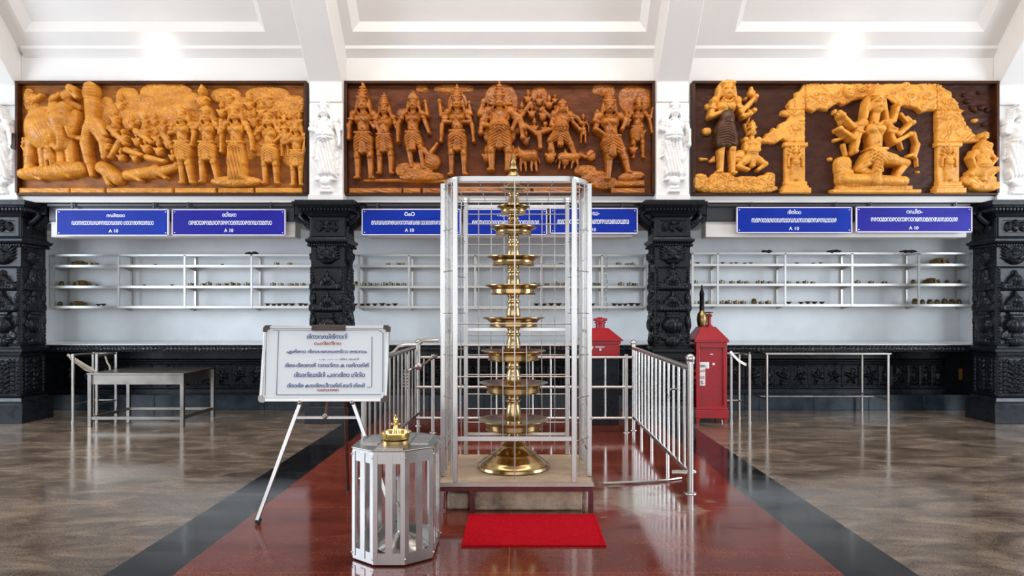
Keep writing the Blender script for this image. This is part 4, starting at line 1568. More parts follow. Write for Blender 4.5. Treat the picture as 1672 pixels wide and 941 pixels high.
# ------------------------------------------------------------------ counter, frieze and step in the niche
CY, CZ = 9.335, 1.009
t = thing('stone_counter', 'long pale polished stone counter with a dark carved front edge, running behind the pillars', 'counter', (0, 9.8, CZ))
MB().b2(NL, NR, CY + .01, NB - 0.01, CZ - .03, CZ).build('worktop', M['counter'], t, bevel=0.004)
MB().b2(NL, NR, CY + .03, CY + .12, CZ - .108, CZ - .03).b2(NL, NR, CY - .005, CY + .12, CZ - .03, CZ - .012).b2(NL, NR, CY + .12, 10.27, CZ - .06, CZ - .03).build('front_edge', M['black_dull'], t, bevel=0.003)


def strip_carving(L, h, seed, rows):
    R = Carving(0, L, 0, h, 1.1 if rows > 1 else 0.8)
    R.H += .2 * fbm(R.U * .4, R.V * .4, seed)
    rs = random.Random(seed)
    u = 0
    if rows == 1:
        while u < L - 2:
            R.begin('a', 0, .4)
            R.ell((u + 3, h / 2), 2.9, h * .42, rs.uniform(-.5, .5), .4, 1.4)
            R.swirl(.5, .45, seed)
            R.end(.2)
            u += 5.6
    else:
        R.begin('a', 0, .4)
        R.rect(0, L, 0, 4, 3, 1)
        R.rect(0, L, h - 5, h, 4, 1)
        R.rect(0, L, h - 9, h - 6, 2.5, .8)
        R.end(.1)
        while u < L - 10:
            pw = rs.choice([26, 18, 30])
            R.begin('a', 0, .5)
            R.rect(u + 1, u + pw - 1, 5, h - 10, 1.5, .8)
            R.end(.1)
            c, v = u + pw / 2, (h - 6) / 2
            R.begin('a', 0, .6)
            if pw == 18:
                R.ell((c, v), 5, 9, 0, 1.5, 4)
                R.ell((c, v + 10), 3, 3.4, 0, 1.5, 3.5)
                R.cap((c - 5, v - 11), (c + 5, v - 11), 2, d=1.5)
            else:
                for k in range(7):
                    a = 2 * PI * k / 7 + rs.random()
                    R.cap((c + 3 * math.cos(a), v + 3 * math.sin(a)), (c + pw * .34 * math.cos(a), v + h * .26 * math.sin(a)), 2.6, 1.4, 1.5)
                R.ell((c, v), 4, 4, 0, 2, 3.5)
            R.swirl(.5, .3, seed)
            R.end(.3)
            u += pw
    return R


R = strip_carving(137.5, 7.4, 5, 1)
edge = R.meshes(lambda u, v, h: np.stack([u / 100, -h / 100, v / 100], -1), None, [M['black_dull']], one='edge_carving')[0]
first = True
for i in range(10):
    o = edge if first else edge.copy()
    if not first:
        COL.objects.link(o)
    first = False
    o.parent = t
    o.location = (NL + .02 + i * 1.374, CY + .029 - 9.8, CZ - .106 - CZ)
step = MB()
n = 17
for i in range(n):
    a = NL + i * (NR - NL) / n
    step.b2(a + .002, a + (NR - NL) / n - .002, 9.97, NB - 0.0, 0.0, .226)
struct('trim_step', step, M['step'], 0.004)
struct('wall_under_counter', MB().b2(NL, NR, 10.28, NB, .226, CZ - .062), M['black_dull'])
struct('wall_under_counter_left', MB().b2(NL, NL + .05, 9.36, 10.27, .226, CZ - .115), M['black_dull'])
struct('wall_under_counter_right', MB().b2(NR - .05, NR, 9.36, 10.27, .226, CZ - .115), M['black_dull'])
R = strip_carving(440, 46, 9, 2)
fz = R.meshes(lambda u, v, h: np.stack([u / 100, -h / 100, v / 100], -1), None, [M['black']], one='carved_frieze')[0]
for i, (a, lab) in enumerate(((-6.95, 'dark carved stone frieze under the counter behind the short steel table'), (-2.4, 'dark carved stone frieze under the counter behind the lamp cage'), (2.1, 'dark carved stone frieze under the counter behind the long thin table'))):
    o = fz if i == 0 else fz.copy()
    if i:
        COL.objects.link(o)
    o.location = (a, 10.278, .28)
    tag(o, lab, 'frieze', 'friezes under the counter', 'thing')
t = thing('notice_tag', 'small yellow tag on the dark wall beneath the counter at its right end', 'tag', P(1572, 616, 10.27))
MB().box(P(1572, 611, 10.272), (.12, .012, .17)).build('plate', M['yellow'], t, bevel=.004)

# ------------------------------------------------------------------ steel shelf racks on the niche wall
RACKS = {}


def rack(key, posts, zs, label, extra_ends):
    yf, yb = 10.05, 10.385
    xs = [X(p, yf) for p in posts]
    x0, x1 = xs[0] - extra_ends[0], xs[-1] + extra_ends[1]
    t = thing('wall_shelf_rack', label, 'shelf', ((x0 + x1) / 2, yb, zs[2]), 'steel racks on the niche wall')
    for z in zs[:3]:
        MB().b2(x0, x1, yf, yb, z - .006, z).b2(x0, x1, yf - .006, yf + .006, z - .034, z + .002).b2(x0, x1, yb - .012, yb, z - .034, z).build('shelf_board', M['rack_steel'], t)
    MB().b2(x0, x1, yf - .012, yf + .012, zs[3] - .014, zs[3] + .014).build('top_rail', M['rack_steel'], t)
    for x in xs:
        MB().b2(x - .014, x + .014, yf - .012, yf + .012, zs[2] - .03, zs[3]).build('front_post', M['rack_steel'], t)
        MB().b2(x - .013, x + .013, yb - .024, yb - .002, zs[2] - .06, zs[3]).build('rear_post', M['steel_worn'], t)
        for z in zs[:3]:
            mb = MB()
            mb.add([(x - .012, yf + .006, z - .034), (x + .012, yf + .006, z - .034), (x + .012, yb - .02, z - .075), (x - .012, yb - .02, z - .075), (x - .012, yf + .006, z - .007), (x + .012, yf + .006, z - .007), (x + .012, yb - .02, z - .007), (x - .012, yb - .02, z - .007)],
                   [(0, 1, 2, 3), (7, 6, 5, 4), (0, 4, 5, 1), (1, 5, 6, 2), (2, 6, 7, 3), (3, 7, 4, 0)])
            mb.build('bracket', M['steel_worn'], t)
        MB().b2(x - .01, x + .01, yf, yb - .01, zs[3] - .01, zs[3] + .01).build('top_tie', M['rack_steel'], t)
    RACKS[key] = (yf, yb, zs)


def zl(*py):
    return [Z(p, 10.05) for p in py]


rack('left', [88, 194, 302, 411, 519], zl(433, 467, 500, 417), 'steel shelf rack on the niche wall in the left bay', (.06, .05))
rack('mid', [586, 668, 776, 884, 983, 1056], zl(433, 467, 500, 417), 'steel shelf rack on the niche wall in the middle bay', (.1, .05))
rack('right', [1131, 1172, 1282, 1391, 1500, 1584], zl(431, 463.5, 497, 414), 'steel shelf rack on the niche wall in the right bay', (.02, .03))

# vessels on the racks: one of each kind is built, the rest are copies
PROTO = {}


def proto(kind):
    if kind in PROTO:
        return PROTO[kind], False
    t = thing(kind, None, None)
    if kind == 'brass_tin':
        MB().lathe([(.046, 0), (.05, .006), (.05, .036), (.047, .04)], (0, 0, 0), 18).build('body', M['tin'], t)
        MB().lathe([(.053, .04), (.053, .05), (.045, .056), (.012, .058), (.009, .066), (.004, .07)], (0, 0, 0), 18).build('lid', M['brass_old'], t)
    elif kind == 'oil_lamp_bowl':
        MB().lathe([(.028, 0), (.032, .006), (.024, .016), (.05, .036), (.056, .046), (.052, .047), (.044, .036), (.01, .03)], (0, 0, 0), 18).build('bowl', M['clay'], t)
        MB().lathe([(.058, .044), (.06, .05), (.056, .053), (.05, .05)], (0, 0, 0), 18, False).build('rim', M['brass_old'], t)
    elif kind == 'brass_jar':
        MB().lathe([(.034, 0), (.05, .02), (.053, .045), (.04, .066), (.034, .074)], (0, 0, 0), 18).build('body', M['brass_old'], t)
        MB().lathe([(.042, .074), (.044, .082), (.03, .092), (.008, .1)], (0, 0, 0), 18).build('lid', M['tin'], t)
    elif kind == 'brass_tray':
        mb = MB()
        for k in range(3):
            z = k * .016
            mb.lathe([(.12 - k * .006, z), (.15 - k * .008, z + .006), (.155 - k * .008, z + .018), (.15 - k * .008, z + .018), (.12 - k * .006, z + .012)], (0, 0, 0), 24)
        mb.build('tray', M['brass'], t)
        MB().lathe([(.06, .044), (.08, .05), (.084, .062), (.07, .066), (.02, .07)], (0, 0, 0), 20).build('top_dish', M['brass'], t)
    PROTO[kind] = t
    return t, True


WORDS = {'brass_tin': ('dull lidded metal tin', 'tin'), 'oil_lamp_bowl': ('small dark oil lamp bowl', 'bowl'), 'brass_jar': ('little round brass jar', 'jar'), 'brass_tray': ('old brass tray stack', 'tray')}
LEV = ('top', 'middle', 'bottom')


def put(kind, rk, lev, px, where, s=1.0, dy=.12):
    dy = .175 if kind == 'brass_tray' else dy
    s = s * .82
    yf, yb, zs = RACKS[rk]
    t, new = proto(kind)
    y = yf + dy + random.uniform(-.02, .05)
    loc = (X(px, y), y, zs[lev] + .0005)
    w, cat = WORDS[kind]
    lab = '%s, %s shelf, %s' % (w, LEV[lev], where)
    if new:
        t.location = loc
        o = t
        for k, v in ((('label'), lab), ('category', cat), ('group', lab)):
            o[k] = v
    else:
        o = dup(t, loc, label=lab, group=lab)
        o['category'] = cat
    o.scale = (s, s, s * random.uniform(.92, 1.1) * (1.5 if kind == 'brass_tray' else 1))
    o.rotation_euler = (0, 0, random.uniform(0, 6))
    return o


def row(kind, rk, lev, pxs, where, s=1.0):
    for p in pxs:
        put(kind, rk, lev, p, where, s * random.uniform(.88, 1.1))


put('brass_tray', 'left', 0, 130, 'left end of left rack', .95)
row('brass_tin', 'left', 0, [148, 156], 'beside the trays of left rack', .9)
row('oil_lamp_bowl', 'left', 0, [254, 363], 'lone in the middle of left rack', .6)
row('brass_tin', 'left', 0, [452, 473], 'left rack beside the second pillar', .9)
put('brass_tray', 'left', 1, 134, 'left end of left rack', 1.0)
row('brass_jar', 'left', 1, [79, 100], 'left end of left rack', .85)
row('oil_lamp_bowl', 'left', 1, [158, 236, 281], 'spaced out right of the trays, left rack', .6)
row('brass_tin', 'left', 1, [312, 331, 341, 357, 368, 378, 388, 403], 'row at the centre of left rack')
row('brass_tin', 'left', 1, [446, 459, 474, 483, 495], 'left rack beside the second pillar')
put('brass_tray', 'left', 2, 128, 'left end of left rack', 1.0)
row('brass_jar', 'left', 2, [80, 98], 'left end of left rack', .85)
row('oil_lamp_bowl', 'left', 2, [161, 169], 'just right of the trays, left rack', .8)
row('oil_lamp_bowl', 'left', 2, [437, 447, 456, 466, 477, 491, 499], 'left rack beside the second pillar', .95)
row('brass_tin', 'mid', 0, [634, 650, 657], 'middle rack left of the lamp cage', .8)
row('brass_jar', 'mid', 1, [582], 'middle rack against the second pillar', 1.0)
row('brass_tin', 'mid', 1, [593, 603, 613, 627, 637, 648, 659], 'middle rack left of the lamp cage')
row('oil_lamp_bowl', 'mid', 2, [580, 591, 601, 612, 624, 634, 645], 'middle rack left of the lamp cage', .95)
row('oil_lamp_bowl', 'mid', 0, [872, 884, 916], 'middle rack seen through the lamp cage', .8)
row('brass_tin', 'mid', 1, [872, 882, 893, 909, 921], 'middle rack seen through the lamp cage')
row('oil_lamp_bowl', 'mid', 2, [876, 888, 900, 912, 925], 'middle rack seen through the lamp cage')
row('brass_tin', 'mid', 0, [1010, 1024, 1033], 'middle rack above the smaller red box', .9)
row('brass_tin', 'mid', 1, [969, 979, 1014, 1028, 1037], 'middle rack above the smaller red box')
row('oil_lamp_bowl', 'mid', 2, [967, 1003, 1012, 1021, 1031, 1041], 'middle rack above the smaller red box')
row('oil_lamp_bowl', 'right', 0, [1139, 1180, 1194, 1202, 1216, 1226, 1301, 1328, 1340], 'right rack', .66)
row('brass_tin', 'right', 1, [1135, 1178, 1195, 1208, 1219, 1239, 1247, 1257], 'left half of right rack')
row('brass_tin', 'right', 1, [1287, 1304, 1315, 1327, 1400, 1422, 1444], 'near the centre of right rack', .9)
row('brass_jar', 'right', 1, [1491, 1546, 1566], 'right end of right rack', .75)
put('brass_tray', 'right', 1, 1520, 'right end of right rack', 1.0)
put('brass_tray', 'right', 0, 1533, 'right end of right rack', 1.1)
row('brass_tin', 'right', 2, [1131, 1144, 1156, 1180, 1190, 1202, 1213, 1243, 1254], 'left half of right rack', 1.05)
row('brass_jar', 'right', 2, [1231], 'left half of right rack', 1.05)
row('oil_lamp_bowl', 'right', 2, [1288, 1308, 1319, 1330, 1342], 'near the centre of right rack', .9)
row('brass_jar', 'right', 2, [1494, 1506, 1518, 1530, 1542, 1554, 1566], 'right end of right rack', 1.0)


def lump(px, rk, w, label):
    yf, yb, zs = RACKS[rk]
    c = Vector((X(px, yf), yf, zs[3] + .014))
    mb = MB()
    rs = random.Random(int(px))
    mb.tube([c + Vector((w * (i / 6 - .5), rs.uniform(-.012, .012), .008 + rs.uniform(0, .014))) for i in range(7)], .02, 7, radii=[.008, .02, .026, .018, .028, .02, .008])
    tag(mb.build('folded_rag', M['cloth_dark'], loc=c, angle=80), label, 'rag', 'dark rags on the top rails')


lump(411, 'left', .2, 'dark rag draped on the top rail of the left rack')
lump(1252, 'right', .16, 'dark rag on the right rack\'s top rail, nearest the donation box')
lump(1362, 'right', .22, 'dark rag on the right rack\'s top rail, at its centre')
lump(1483, 'right', .26, 'longest dark rag on the right rack\'s top rail, above the brass trays')

# ------------------------------------------------------------------ blue signs hanging from the lintel
def text_mesh(body, x0, x1, z0, z1, y, name, m, parent, bold=0.0, fit=True, tilt=None):
    cu = bpy.data.curves.new(name, 'FONT')
    cu.body = body
    cu.resolution_u = 2
    cu.offset = bold
    cu.extrude = 0.01
    o = bpy.data.objects.new(name, cu)
    COL.objects.link(o)
    bpy.context.view_layer.update()
    me = bpy.data.meshes.new_from_object(o.evaluated_get(bpy.context.evaluated_depsgraph_get()))
    bpy.data.objects.remove(o)
    n = len(me.vertices)
    co = np.zeros(n * 3, np.float32)
    me.vertices.foreach_get('co', co)
    co = co.reshape(-1, 3)
    mn, mxx = co.min(0), co.max(0)
    sx = (x1 - x0) / (mxx[0] - mn[0])
    sz = (z1 - z0) / (mxx[1] - mn[1])
    if not fit:
        sx = min(sx, sz)
    out = np.zeros_like(co)
    w = (mxx[0] - mn[0]) * sx
    out[:, 0] = (x0 + x1) / 2 - w / 2 + (co[:, 0] - mn[0]) * sx
    out[:, 2] = z0 + (co[:, 1] - mn[1]) * sz
    out[:, 1] = y - (co[:, 2] - mn[2]) / max(1e-6, mxx[2] - mn[2]) * 0.0025
    if tilt:
        out[:, 1] += (out[:, 2] - tilt[0]) * tilt[1]
    org = np.array(ORG[parent.name])
    out -= org
    me.vertices.foreach_set('co', out.astype(np.float32).ravel())
    me.materials.clear()
    me.materials.append(m)
    me.update()
    me.name = name
    return link(name, me, parent)


YS = 8.86


def sign(x0, x1, y0, y1, m, l1, l2, l3, lx, label):
    t = thing('blue_sign', label, 'sign', P((x0 + x1) / 2, y1, YS), 'blue notice signs under the lintel')
    a, b, c, d = X(x0, YS), X(x1, YS), Z(y1, YS), Z(y0, YS)
    MB().b2(a, b, YS, YS + .025, c, d).build('plate', m, t)
    e = .011
    f = MB()
    f.b2(a, b, YS - .006, YS + .026, d - e, d + .002).b2(a, b, YS - .006, YS + .026, c - .002, c + e).b2(a - .002, a + e, YS - .006, YS + .026, c, d).b2(b - e, b + .002, YS - .006, YS + .026, c, d)
    f.build('border', M['sign_edge'], t)
    for (u, v) in ((a + .035, d - .035), (b - .035, d - .035), (b - .035, c + .035), (a + .035, c + .035)):
        MB().sphere((u, YS - .002, v), .009, 8, 6, (1, .5, 1)).build('screw', M['alu'], t)
    for u in (a + .2, b - .2):
        MB().b2(u - .012, u + .012, YS + .004, YS + .02, d, 2.9).build('hanger', M['joint_dark'], t)
    for (s, (u0, u1, v0, v1)) in ((l1, lx[0]), (l2, lx[1]), (l3, lx[2])):
        text_mesh(s, X(u0, YS), X(u1, YS), Z(v1, YS), Z(v0, YS), YS - .0005, 'lettering', M['ink_white'], t, bold=.008)
    return t


sign(92, 275, 342, 385, M['blue'], 'ദഡിയാഠ', 'ഡഠനദഠാഠഡഡരനദാഠഡഠഗഠ ഗാഠറദഠനഠാസഠഠ', 'A 10', ((174, 204, 348.5, 354.5), (117, 251, 361, 367.5), (177.5, 193, 374.5, 380)), 'bright blue sign hanging first from the far left pillar')
sign(281, 466, 342, 384.5, M['violet'], 'ദഠിയന', 'റരദഠഠാരദമഗഠരാരരറഠദസാഠരദറഡറാമസഠ', 'A 10', ((363, 386, 346.5, 354), (308, 444, 360.5, 367.5), (366, 381, 373.5, 379.5)), 'blue violet sign hanging above the whiteboard\'s left, second from the far left pillar')
sign(591, 752, 341.5, 384, M['blue'], 'ഠംഠ', 'മഡഡഡദാനദഡഗഠറാസഒഡദഒ ഠാഠദഠദസരാറദദ', 'A 10', ((660.5, 677, 346.5, 353), (606.5, 728, 360.5, 367), (661, 676, 373, 379)), 'blue sign hanging just right of the second pillar, partly behind the cage')
sign(757, 893, 341.5, 384, M['blue'], 'റാഡി', 'ദദഠസറാഠഗദഠസഗാമഡരഠറഒാദഗഗമ', 'A 10', ((812, 836, 347, 353.5), (771, 880, 360, 367), (816, 832, 373, 379)), 'blue sign hanging behind the lamp inside the cage')
sign(898, 1041, 340, 381.5, M['blue'], 'രഡ-', 'ദഠമഠഗാറഒനഠററാറദദഠഒനാരരഡഡഒഡാഡമഡ', 'A 10', ((962, 979, 346, 352), (910, 1027, 358.5, 366), (959, 973, 372.5, 378)), 'blue sign hanging just left of the third pillar, over the small red box')
sign(1203, 1391, 338.5, 380.5, M['blue'], 'ദിനിഠഠ', 'സദരറഠാദഗഗഠഡസാഠഡഡഗറഗാഒനസരനഡാഠഗര', 'A 10', ((1286, 1308, 342.5, 350), (1227, 1366, 356.5, 363.5), (1288, 1304.5, 370.5, 376)), 'deep blue sign hanging above the long thin steel table')
sign(1398, 1587, 338, 379.5, M['violet'], 'റഡിഠ-', 'രരറഠമാറഠരഠഠറാരറഠറഒസാമദറസഗഡാഠഗര', 'A 10', ((1480, 1506, 341.5, 349), (1422, 1564, 355, 362), (1484, 1499.5, 369.5, 375)), 'blue violet sign hanging nearest the far right pillar')

# ------------------------------------------------------------------ bulbs over the reliefs
def wall_lamp(px, py, label):
    y = YW
    c = P(px, py, y - .09)
    t = thing('wall_lamp', label, 'lamp', (c.x, y, c.z), 'bare bulbs over the reliefs')
    MB().cyl((c.x, y + .001, c.z), (c.x, y - .02, c.z), .045, 16).cyl((c.x, y - .02, c.z), (c.x, y - .06, c.z), .02, 12).build('socket', M['white'], t)
    MB().lathe([(.004, -.032), (.02, -.026), (.03, -.008), (.028, .01), (.016, .03), (.013, .04)], (c.x, y - .085, c.z - .012), 16).build('bulb', M['bulb'], t)
    L = bpy.data.lights.new('bulb_light', 'POINT')
    L.energy = LAMP_W
    L.color = (1.0, .9, .75)
    L.shadow_soft_size = .035
    lo = bpy.data.objects.new('bulb_light', L)
    COL.objects.link(lo)
    lo.parent = t
    lo.location = (0, -.19, -.05)
    return t


LAMP_W = 2
m = bpy.data.materials.new('lit_bulb')
m.use_nodes = True
b = m.node_tree.nodes['Principled BSDF']
b.inputs['Base Color'].default_value = (.9, .9, .88, 1)
b.inputs['Emission Color'].default_value = (1, .95, .85, 1)
b.inputs['Emission Strength'].default_value = 4
M['bulb'] = m
wall_lamp(263, 84, 'small lit bulb on the white wall above the golden elephant relief')
wall_lamp(1381, 80, 'small lit bulb on the white wall above the arched shrine relief')


# ------------------------------------------------------------------ plinth and steel cage round the tall lamp
CX, CYC = -.024, 5.366
HW, HD = .562, .497
SLAB = .212
yf0 = CYC - HD
t = thing('lamp_plinth', 'low worn cement plinth with maroon metal legs under the cage', 'plinth', (CX, CYC, 0))
MB().b2(CX - HW, CX + HW, yf0 + .004, CYC + HD, SLAB - .03, SLAB).build('slab', M['cement'], t, bevel=.004)
e = MB()
e.b2(CX - HW - .004, CX + HW + .004, yf0 - .006, yf0 + .003, SLAB - .022, SLAB + .004)
e.b2(CX - HW - .006, CX - HW, yf0 - .006, CYC + HD, SLAB - .022, SLAB + .004)
e.b2(CX + HW, CX + HW + .006, yf0 - .006, CYC + HD, SLAB - .022, SLAB + .004)
e.build('steel_edging', M['steel_worn'], t)
MB().b2(CX - HW + .005, CX + HW - .005, yf0 + .003, yf0 + .03, SLAB - .06, SLAB - .03).b2(CX - HW + .005, CX - HW + .03, yf0 + .03, CYC + HD, SLAB - .06, SLAB - .03).b2(CX + HW - .03, CX + HW - .005, yf0 + .03, CYC + HD, SLAB - .06, SLAB - .03).build('under_frame', M['maroon'], t, bevel=.003)
for (x, y) in ((X(771, 4.88), yf0 + .02), (CX + HW - .02, yf0 + .02), (CX - HW + .02, CYC + HD - .03), (CX + HW - .02, CYC + HD - .03), (CX - HW + .03, CYC - .1)):
    MB().b2(x - .018, x + .018, y - .018, y + .018, 0, SLAB - .055).build('leg', M['maroon'], t, bevel=.003)
mb = MB()
mb.b2(-.325, .46, yf0 + .045, CYC + .4, 0, .158)
mb.b2(-.53, -.37, yf0 + .07, CYC + .4, 0, .12)
mb.build('masonry_core', M['rubble'], t, bevel=.018)
MB().tube([(-.545, yf0 + .05, .13), (-.55, yf0 + .045, .02), (-.5, yf0 + .03, .012)], .006, 6).build('wire_hook', M['rust'], t)

t = thing('lamp_cage', 'tall eight-sided stainless steel cage of bars and wires round the brass lamp', 'cage', (CX, CYC, SLAB))
ZT_C = 2.436
oc = [(-.44, -.487), (.42, -.487), (.55, -.3), (.55, .3), (.44, .487), (-.44, .487), (-.55, .3), (-.55, -.3)]
oc = [Vector((CX + a, CYC + b, 0)) for a, b in oc]
# top rim with rounded corners
rim = []
n = len(oc)
for i in range(n):
    p0, p, p1 = oc[i - 1], oc[i], oc[(i + 1) % n]
    a = p + (p0 - p).normalized() * .07
    b = p + (p1 - p).normalized() * .07
    for k in range(5):
        u = k / 4
        rim.append(a * (1 - u) ** 2 + p * 2 * u * (1 - u) + b * u ** 2)


def ring_band(mb, path, z0, z1, th):
    m = len(path)
    vs, fs = [], []
    for i in range(m):
        tn = (path[(i + 1) % m] - path[i - 1]).normalized()
        nn = Vector((tn.y, -tn.x, 0))
        for dz, dn in ((z0, 0), (z1, 0), (z1, -th), (z0, -th)):
            q = path[i] + nn * dn
            vs.append((q.x, q.y, dz))
    for i in range(m):
        j = (i + 1) % m
        for k in range(4):
            l = (k + 1) % 4
            fs.append((i * 4 + l, i * 4 + k, j * 4 + k, j * 4 + l))
    mb.add(vs, fs)


mb = MB()
ring_band(mb, rim, ZT_C - .036, ZT_C, .02)
mb.build('top_rim', M['alu'], t, angle=50)
for p in oc:
    MB().b2(p.x - .018, p.x + .018, p.y - .012, p.y + .012, SLAB + .005, ZT_C - .02).build('corner_post', M['alu'], t, bevel=.003)
mb = MB()
for sg in (-1, 1):
    for k in range(4):
        y = CYC - .3 + .6 * (k + .5) / 4
        x = CX + sg * .55
        mb.b2(x - .005, x + .005, y - .012, y + .012, SLAB + .005, ZT_C - .03)
mb.build('side_slats', M['alu'], t)
# wires: each panel's mesh is one part
def panel(p, q, nv_, zs_, r, name, z0=SLAB + .03, z1=ZT_C - .03, skip=None):
    mb = MB()
    rs = random.Random(name)
    d = (q - p)
    for k in range(nv_):
        a = p + d * ((k + 1) / (nv_ + 1))
        mb.tube([(a.x, a.y, z0), (a.x + rs.uniform(-.004, .004), a.y, (z0 + z1) / 2), (a.x, a.y, z1)], r, 5)
    for z in zs_:
        mb.tube([(p.x, p.y, z), ((p.x + q.x) / 2, (p.y + q.y) / 2, z + rs.uniform(-.004, .004)), (q.x, q.y, z)], r, 5)
    return mb.build(name, M['steel'], t)


zsb = [Z(v, CYC + .48) for v in (350, 366, 400, 432, 470, 505, 548, 580, 612, 644, 668, 690)]
panel(oc[5], oc[4], 7, zsb, .0045, 'rear_wires')
zsf = [Z(v, CYC - .49) for v in (366, 529, 565, 616, 668)]
panel(oc[0], oc[1], 1, zsf[1:4], .005, 'front_wires')
panel(oc[0] + Vector((0, .01, 0)), oc[1] + Vector((0, .01, 0)), 4, [], .003, 'door_wires', z0=Z(717, CYC - .49), z1=Z(565, CYC - .49))
for i, (a, b) in enumerate(((oc[6], oc[7]), (oc[2], oc[3]))):
    panel(a, b, 3, [SLAB + .25 + k * .235 for k in range(9)], .0055, 'side_wires')
for a, b in ((oc[7], oc[0]), (oc[1], oc[2]), (oc[3], oc[4]), (oc[5], oc[6])):
    panel(a, b, 2, [SLAB + .3 + k * .31 for k in range(7)], .004, 'corner_wires')
mb = MB()
zr = ZT_C - .03
for k in range(5):
    y = CYC - .4 + k * .2
    mb.tube([(CX - .5, y, zr), (CX + .5, y, zr)], .0045, 5)
for k in range(6):
    x = CX - .45 + k * .18
    mb.tube([(x, CYC - .45, zr + .006), (x, CYC + .45, zr + .006)], .004, 5)
mb.build('roof_wires', M['steel'], t)
mb = MB()
zb = Z(717, CYC - .49)
mb.bar(oc[0] + Vector((0, 0, zb)), oc[1] + Vector((0, 0, zb)), .034, .012, side=(0, 0, 1))
mb.build('front_rail', M['alu'], t, bevel=.003)
for i, j in ((4, 5), (2, 3), (6, 7)):
    for z in (SLAB + .18, 1.3):
        MB().bar(oc[i] + Vector((0, 0, z)), oc[j] + Vector((0, 0, z)), .024, .01, side=(0, 0, 1)).build('cross_rail', M['steel'], t)
MB().bar(oc[4] + Vector((0, 0, ZT_C - .07)), oc[5] + Vector((0, 0, ZT_C - .07)), .03, .012, side=(0, 0, 1)).build('cross_rail', M['steel'], t)
MB().sphere((CX + .565, CYC - .3, SLAB + .44), .016).cyl((CX + .56, CYC - .3, SLAB + .44), (CX + .56, CYC - .1, SLAB + .56), .012).build('door_bolt', M['steel_worn'], t)

# ------------------------------------------------------------------ the tall brass lamp in the cage
LX, LY = -.047, 5.366
k = LY / F
t = thing('brass_oil_lamp', 'tall tiered brass oil lamp with eight round plates standing inside the cage', 'lamp', (LX, LY, SLAB))


def lz(py):
    return Z(py, LY)


tiers = [(685, 58), (625, 56), (573, 53), (519, 51), (466.5, 47), (420, 44), (372, 38), (338, 27)]
B = [(.285, SLAB + .001), (.292, SLAB + .012), (.286, SLAB + .03), (.258, SLAB + .045), (.25, SLAB + .06), (.225, SLAB + .075), (.19, SLAB + .1), (.178, SLAB + .108), (.182, SLAB + .12), (.16, SLAB + .13), (.105, SLAB + .165), (.098, SLAB + .18),
     (.104, SLAB + .19), (.09, SLAB + .205), (.075, SLAB + .23), (.07, lz(718)), (.052, lz(712)), (.046, lz(708)), (.04, lz(702))]
MB().lathe([(.001, SLAB + .001)] + B + [(.001, lz(702))], (LX, LY, 0), 48, False).build('base', M['brass'], t, angle=40)
for i, (py, r) in enumerate(tiers):
    R_ = r * k
    z = lz(py)
    dep = .078 * (R_ / .28) ** .4
    pr = [(.03, z - dep - .008), (R_ * .55, z - dep - .002), (R_ * .77, z - dep), (R_ * .785, z - dep * .96), (R_ * .76, z - dep * .86), (R_ * .765, z - dep * .45), (R_ * .79, z - dep * .38), (R_ * .84, z - dep * .2), (R_ * .96, z - .006), (R_, z - .002), (R_, z + .003), (R_ * .98, z + .004), (R_ * .92, z - .001), (R_ * .70, z - dep * .3), (.03, z - dep * .36)]
    MB().lathe(pr, (LX, LY, 0), 48).build('plate', M['brass'], t, angle=40)
    # baluster up to the next plate
    zt = lz(tiers[i + 1][0]) - (.078 * (tiers[i + 1][1] * k / .28) ** .4 + .006) if i + 1 < len(tiers) else lz(309)
    z0 = z - dep * .36
    H_ = zt - z0
    rb = .064 - i * .0024
    bal = [(1.0, 0), (1.02, .05), (.92, .09), (.98, .16), (1.0, .28), (.94, .42), (.84, .56), (.74, .66), (.78, .7), (.98, .73), (.98, .78), (.76, .81), (.72, .9), (.86, .96), (.86, 1.0)]
    MB().lathe([(.001, z0)] + [(rb * a, z0 + H_ * b) for a, b in bal] + [(.001, zt)], (LX, LY, 0), 28, False).build('stem', M['brass'], t, angle=40)
zt = lz(309)
fin = [(.03, zt - .01), (.085, zt), (.092, zt + .02), (.06, zt + .03), (.035, zt + .05), (.05, zt + .075), (.056, zt + .1), (.04, zt + .12), (.028, zt + .14), (.04, zt + .155), (.03, zt + .17), (.018, zt + .2), (.022, zt + .215), (.01, zt + .24), (.004, zt + .275), (.001, zt + .28)]
MB().lathe([(.001, zt - .01)] + fin, (LX, LY, 0), 24, False).build('finial', M['brass_old'], t, angle=40)

# ------------------------------------------------------------------ slatted steel stand with a little brass lamp in front
SX, SY, SZ = -.742, 4.115, .664
oct_ = [(-.09, -.282), (.09, -.282), (.235, -.167), (.235, .167), (.09, .282), (-.09, .282), (-.235, .167), (-.235, -.167)]
oct_ = [Vector((SX + a, SY + b, 0)) for a, b in oct_]
t = thing('slatted_steel_stand', 'waist-high eight-sided stand of shiny flat steel slats in the foreground', 'stand', (SX, SY, 0))


def grow(f, pts=oct_):
    c = Vector((SX, SY, 0))
    return [c + (p - c) * f for p in pts]


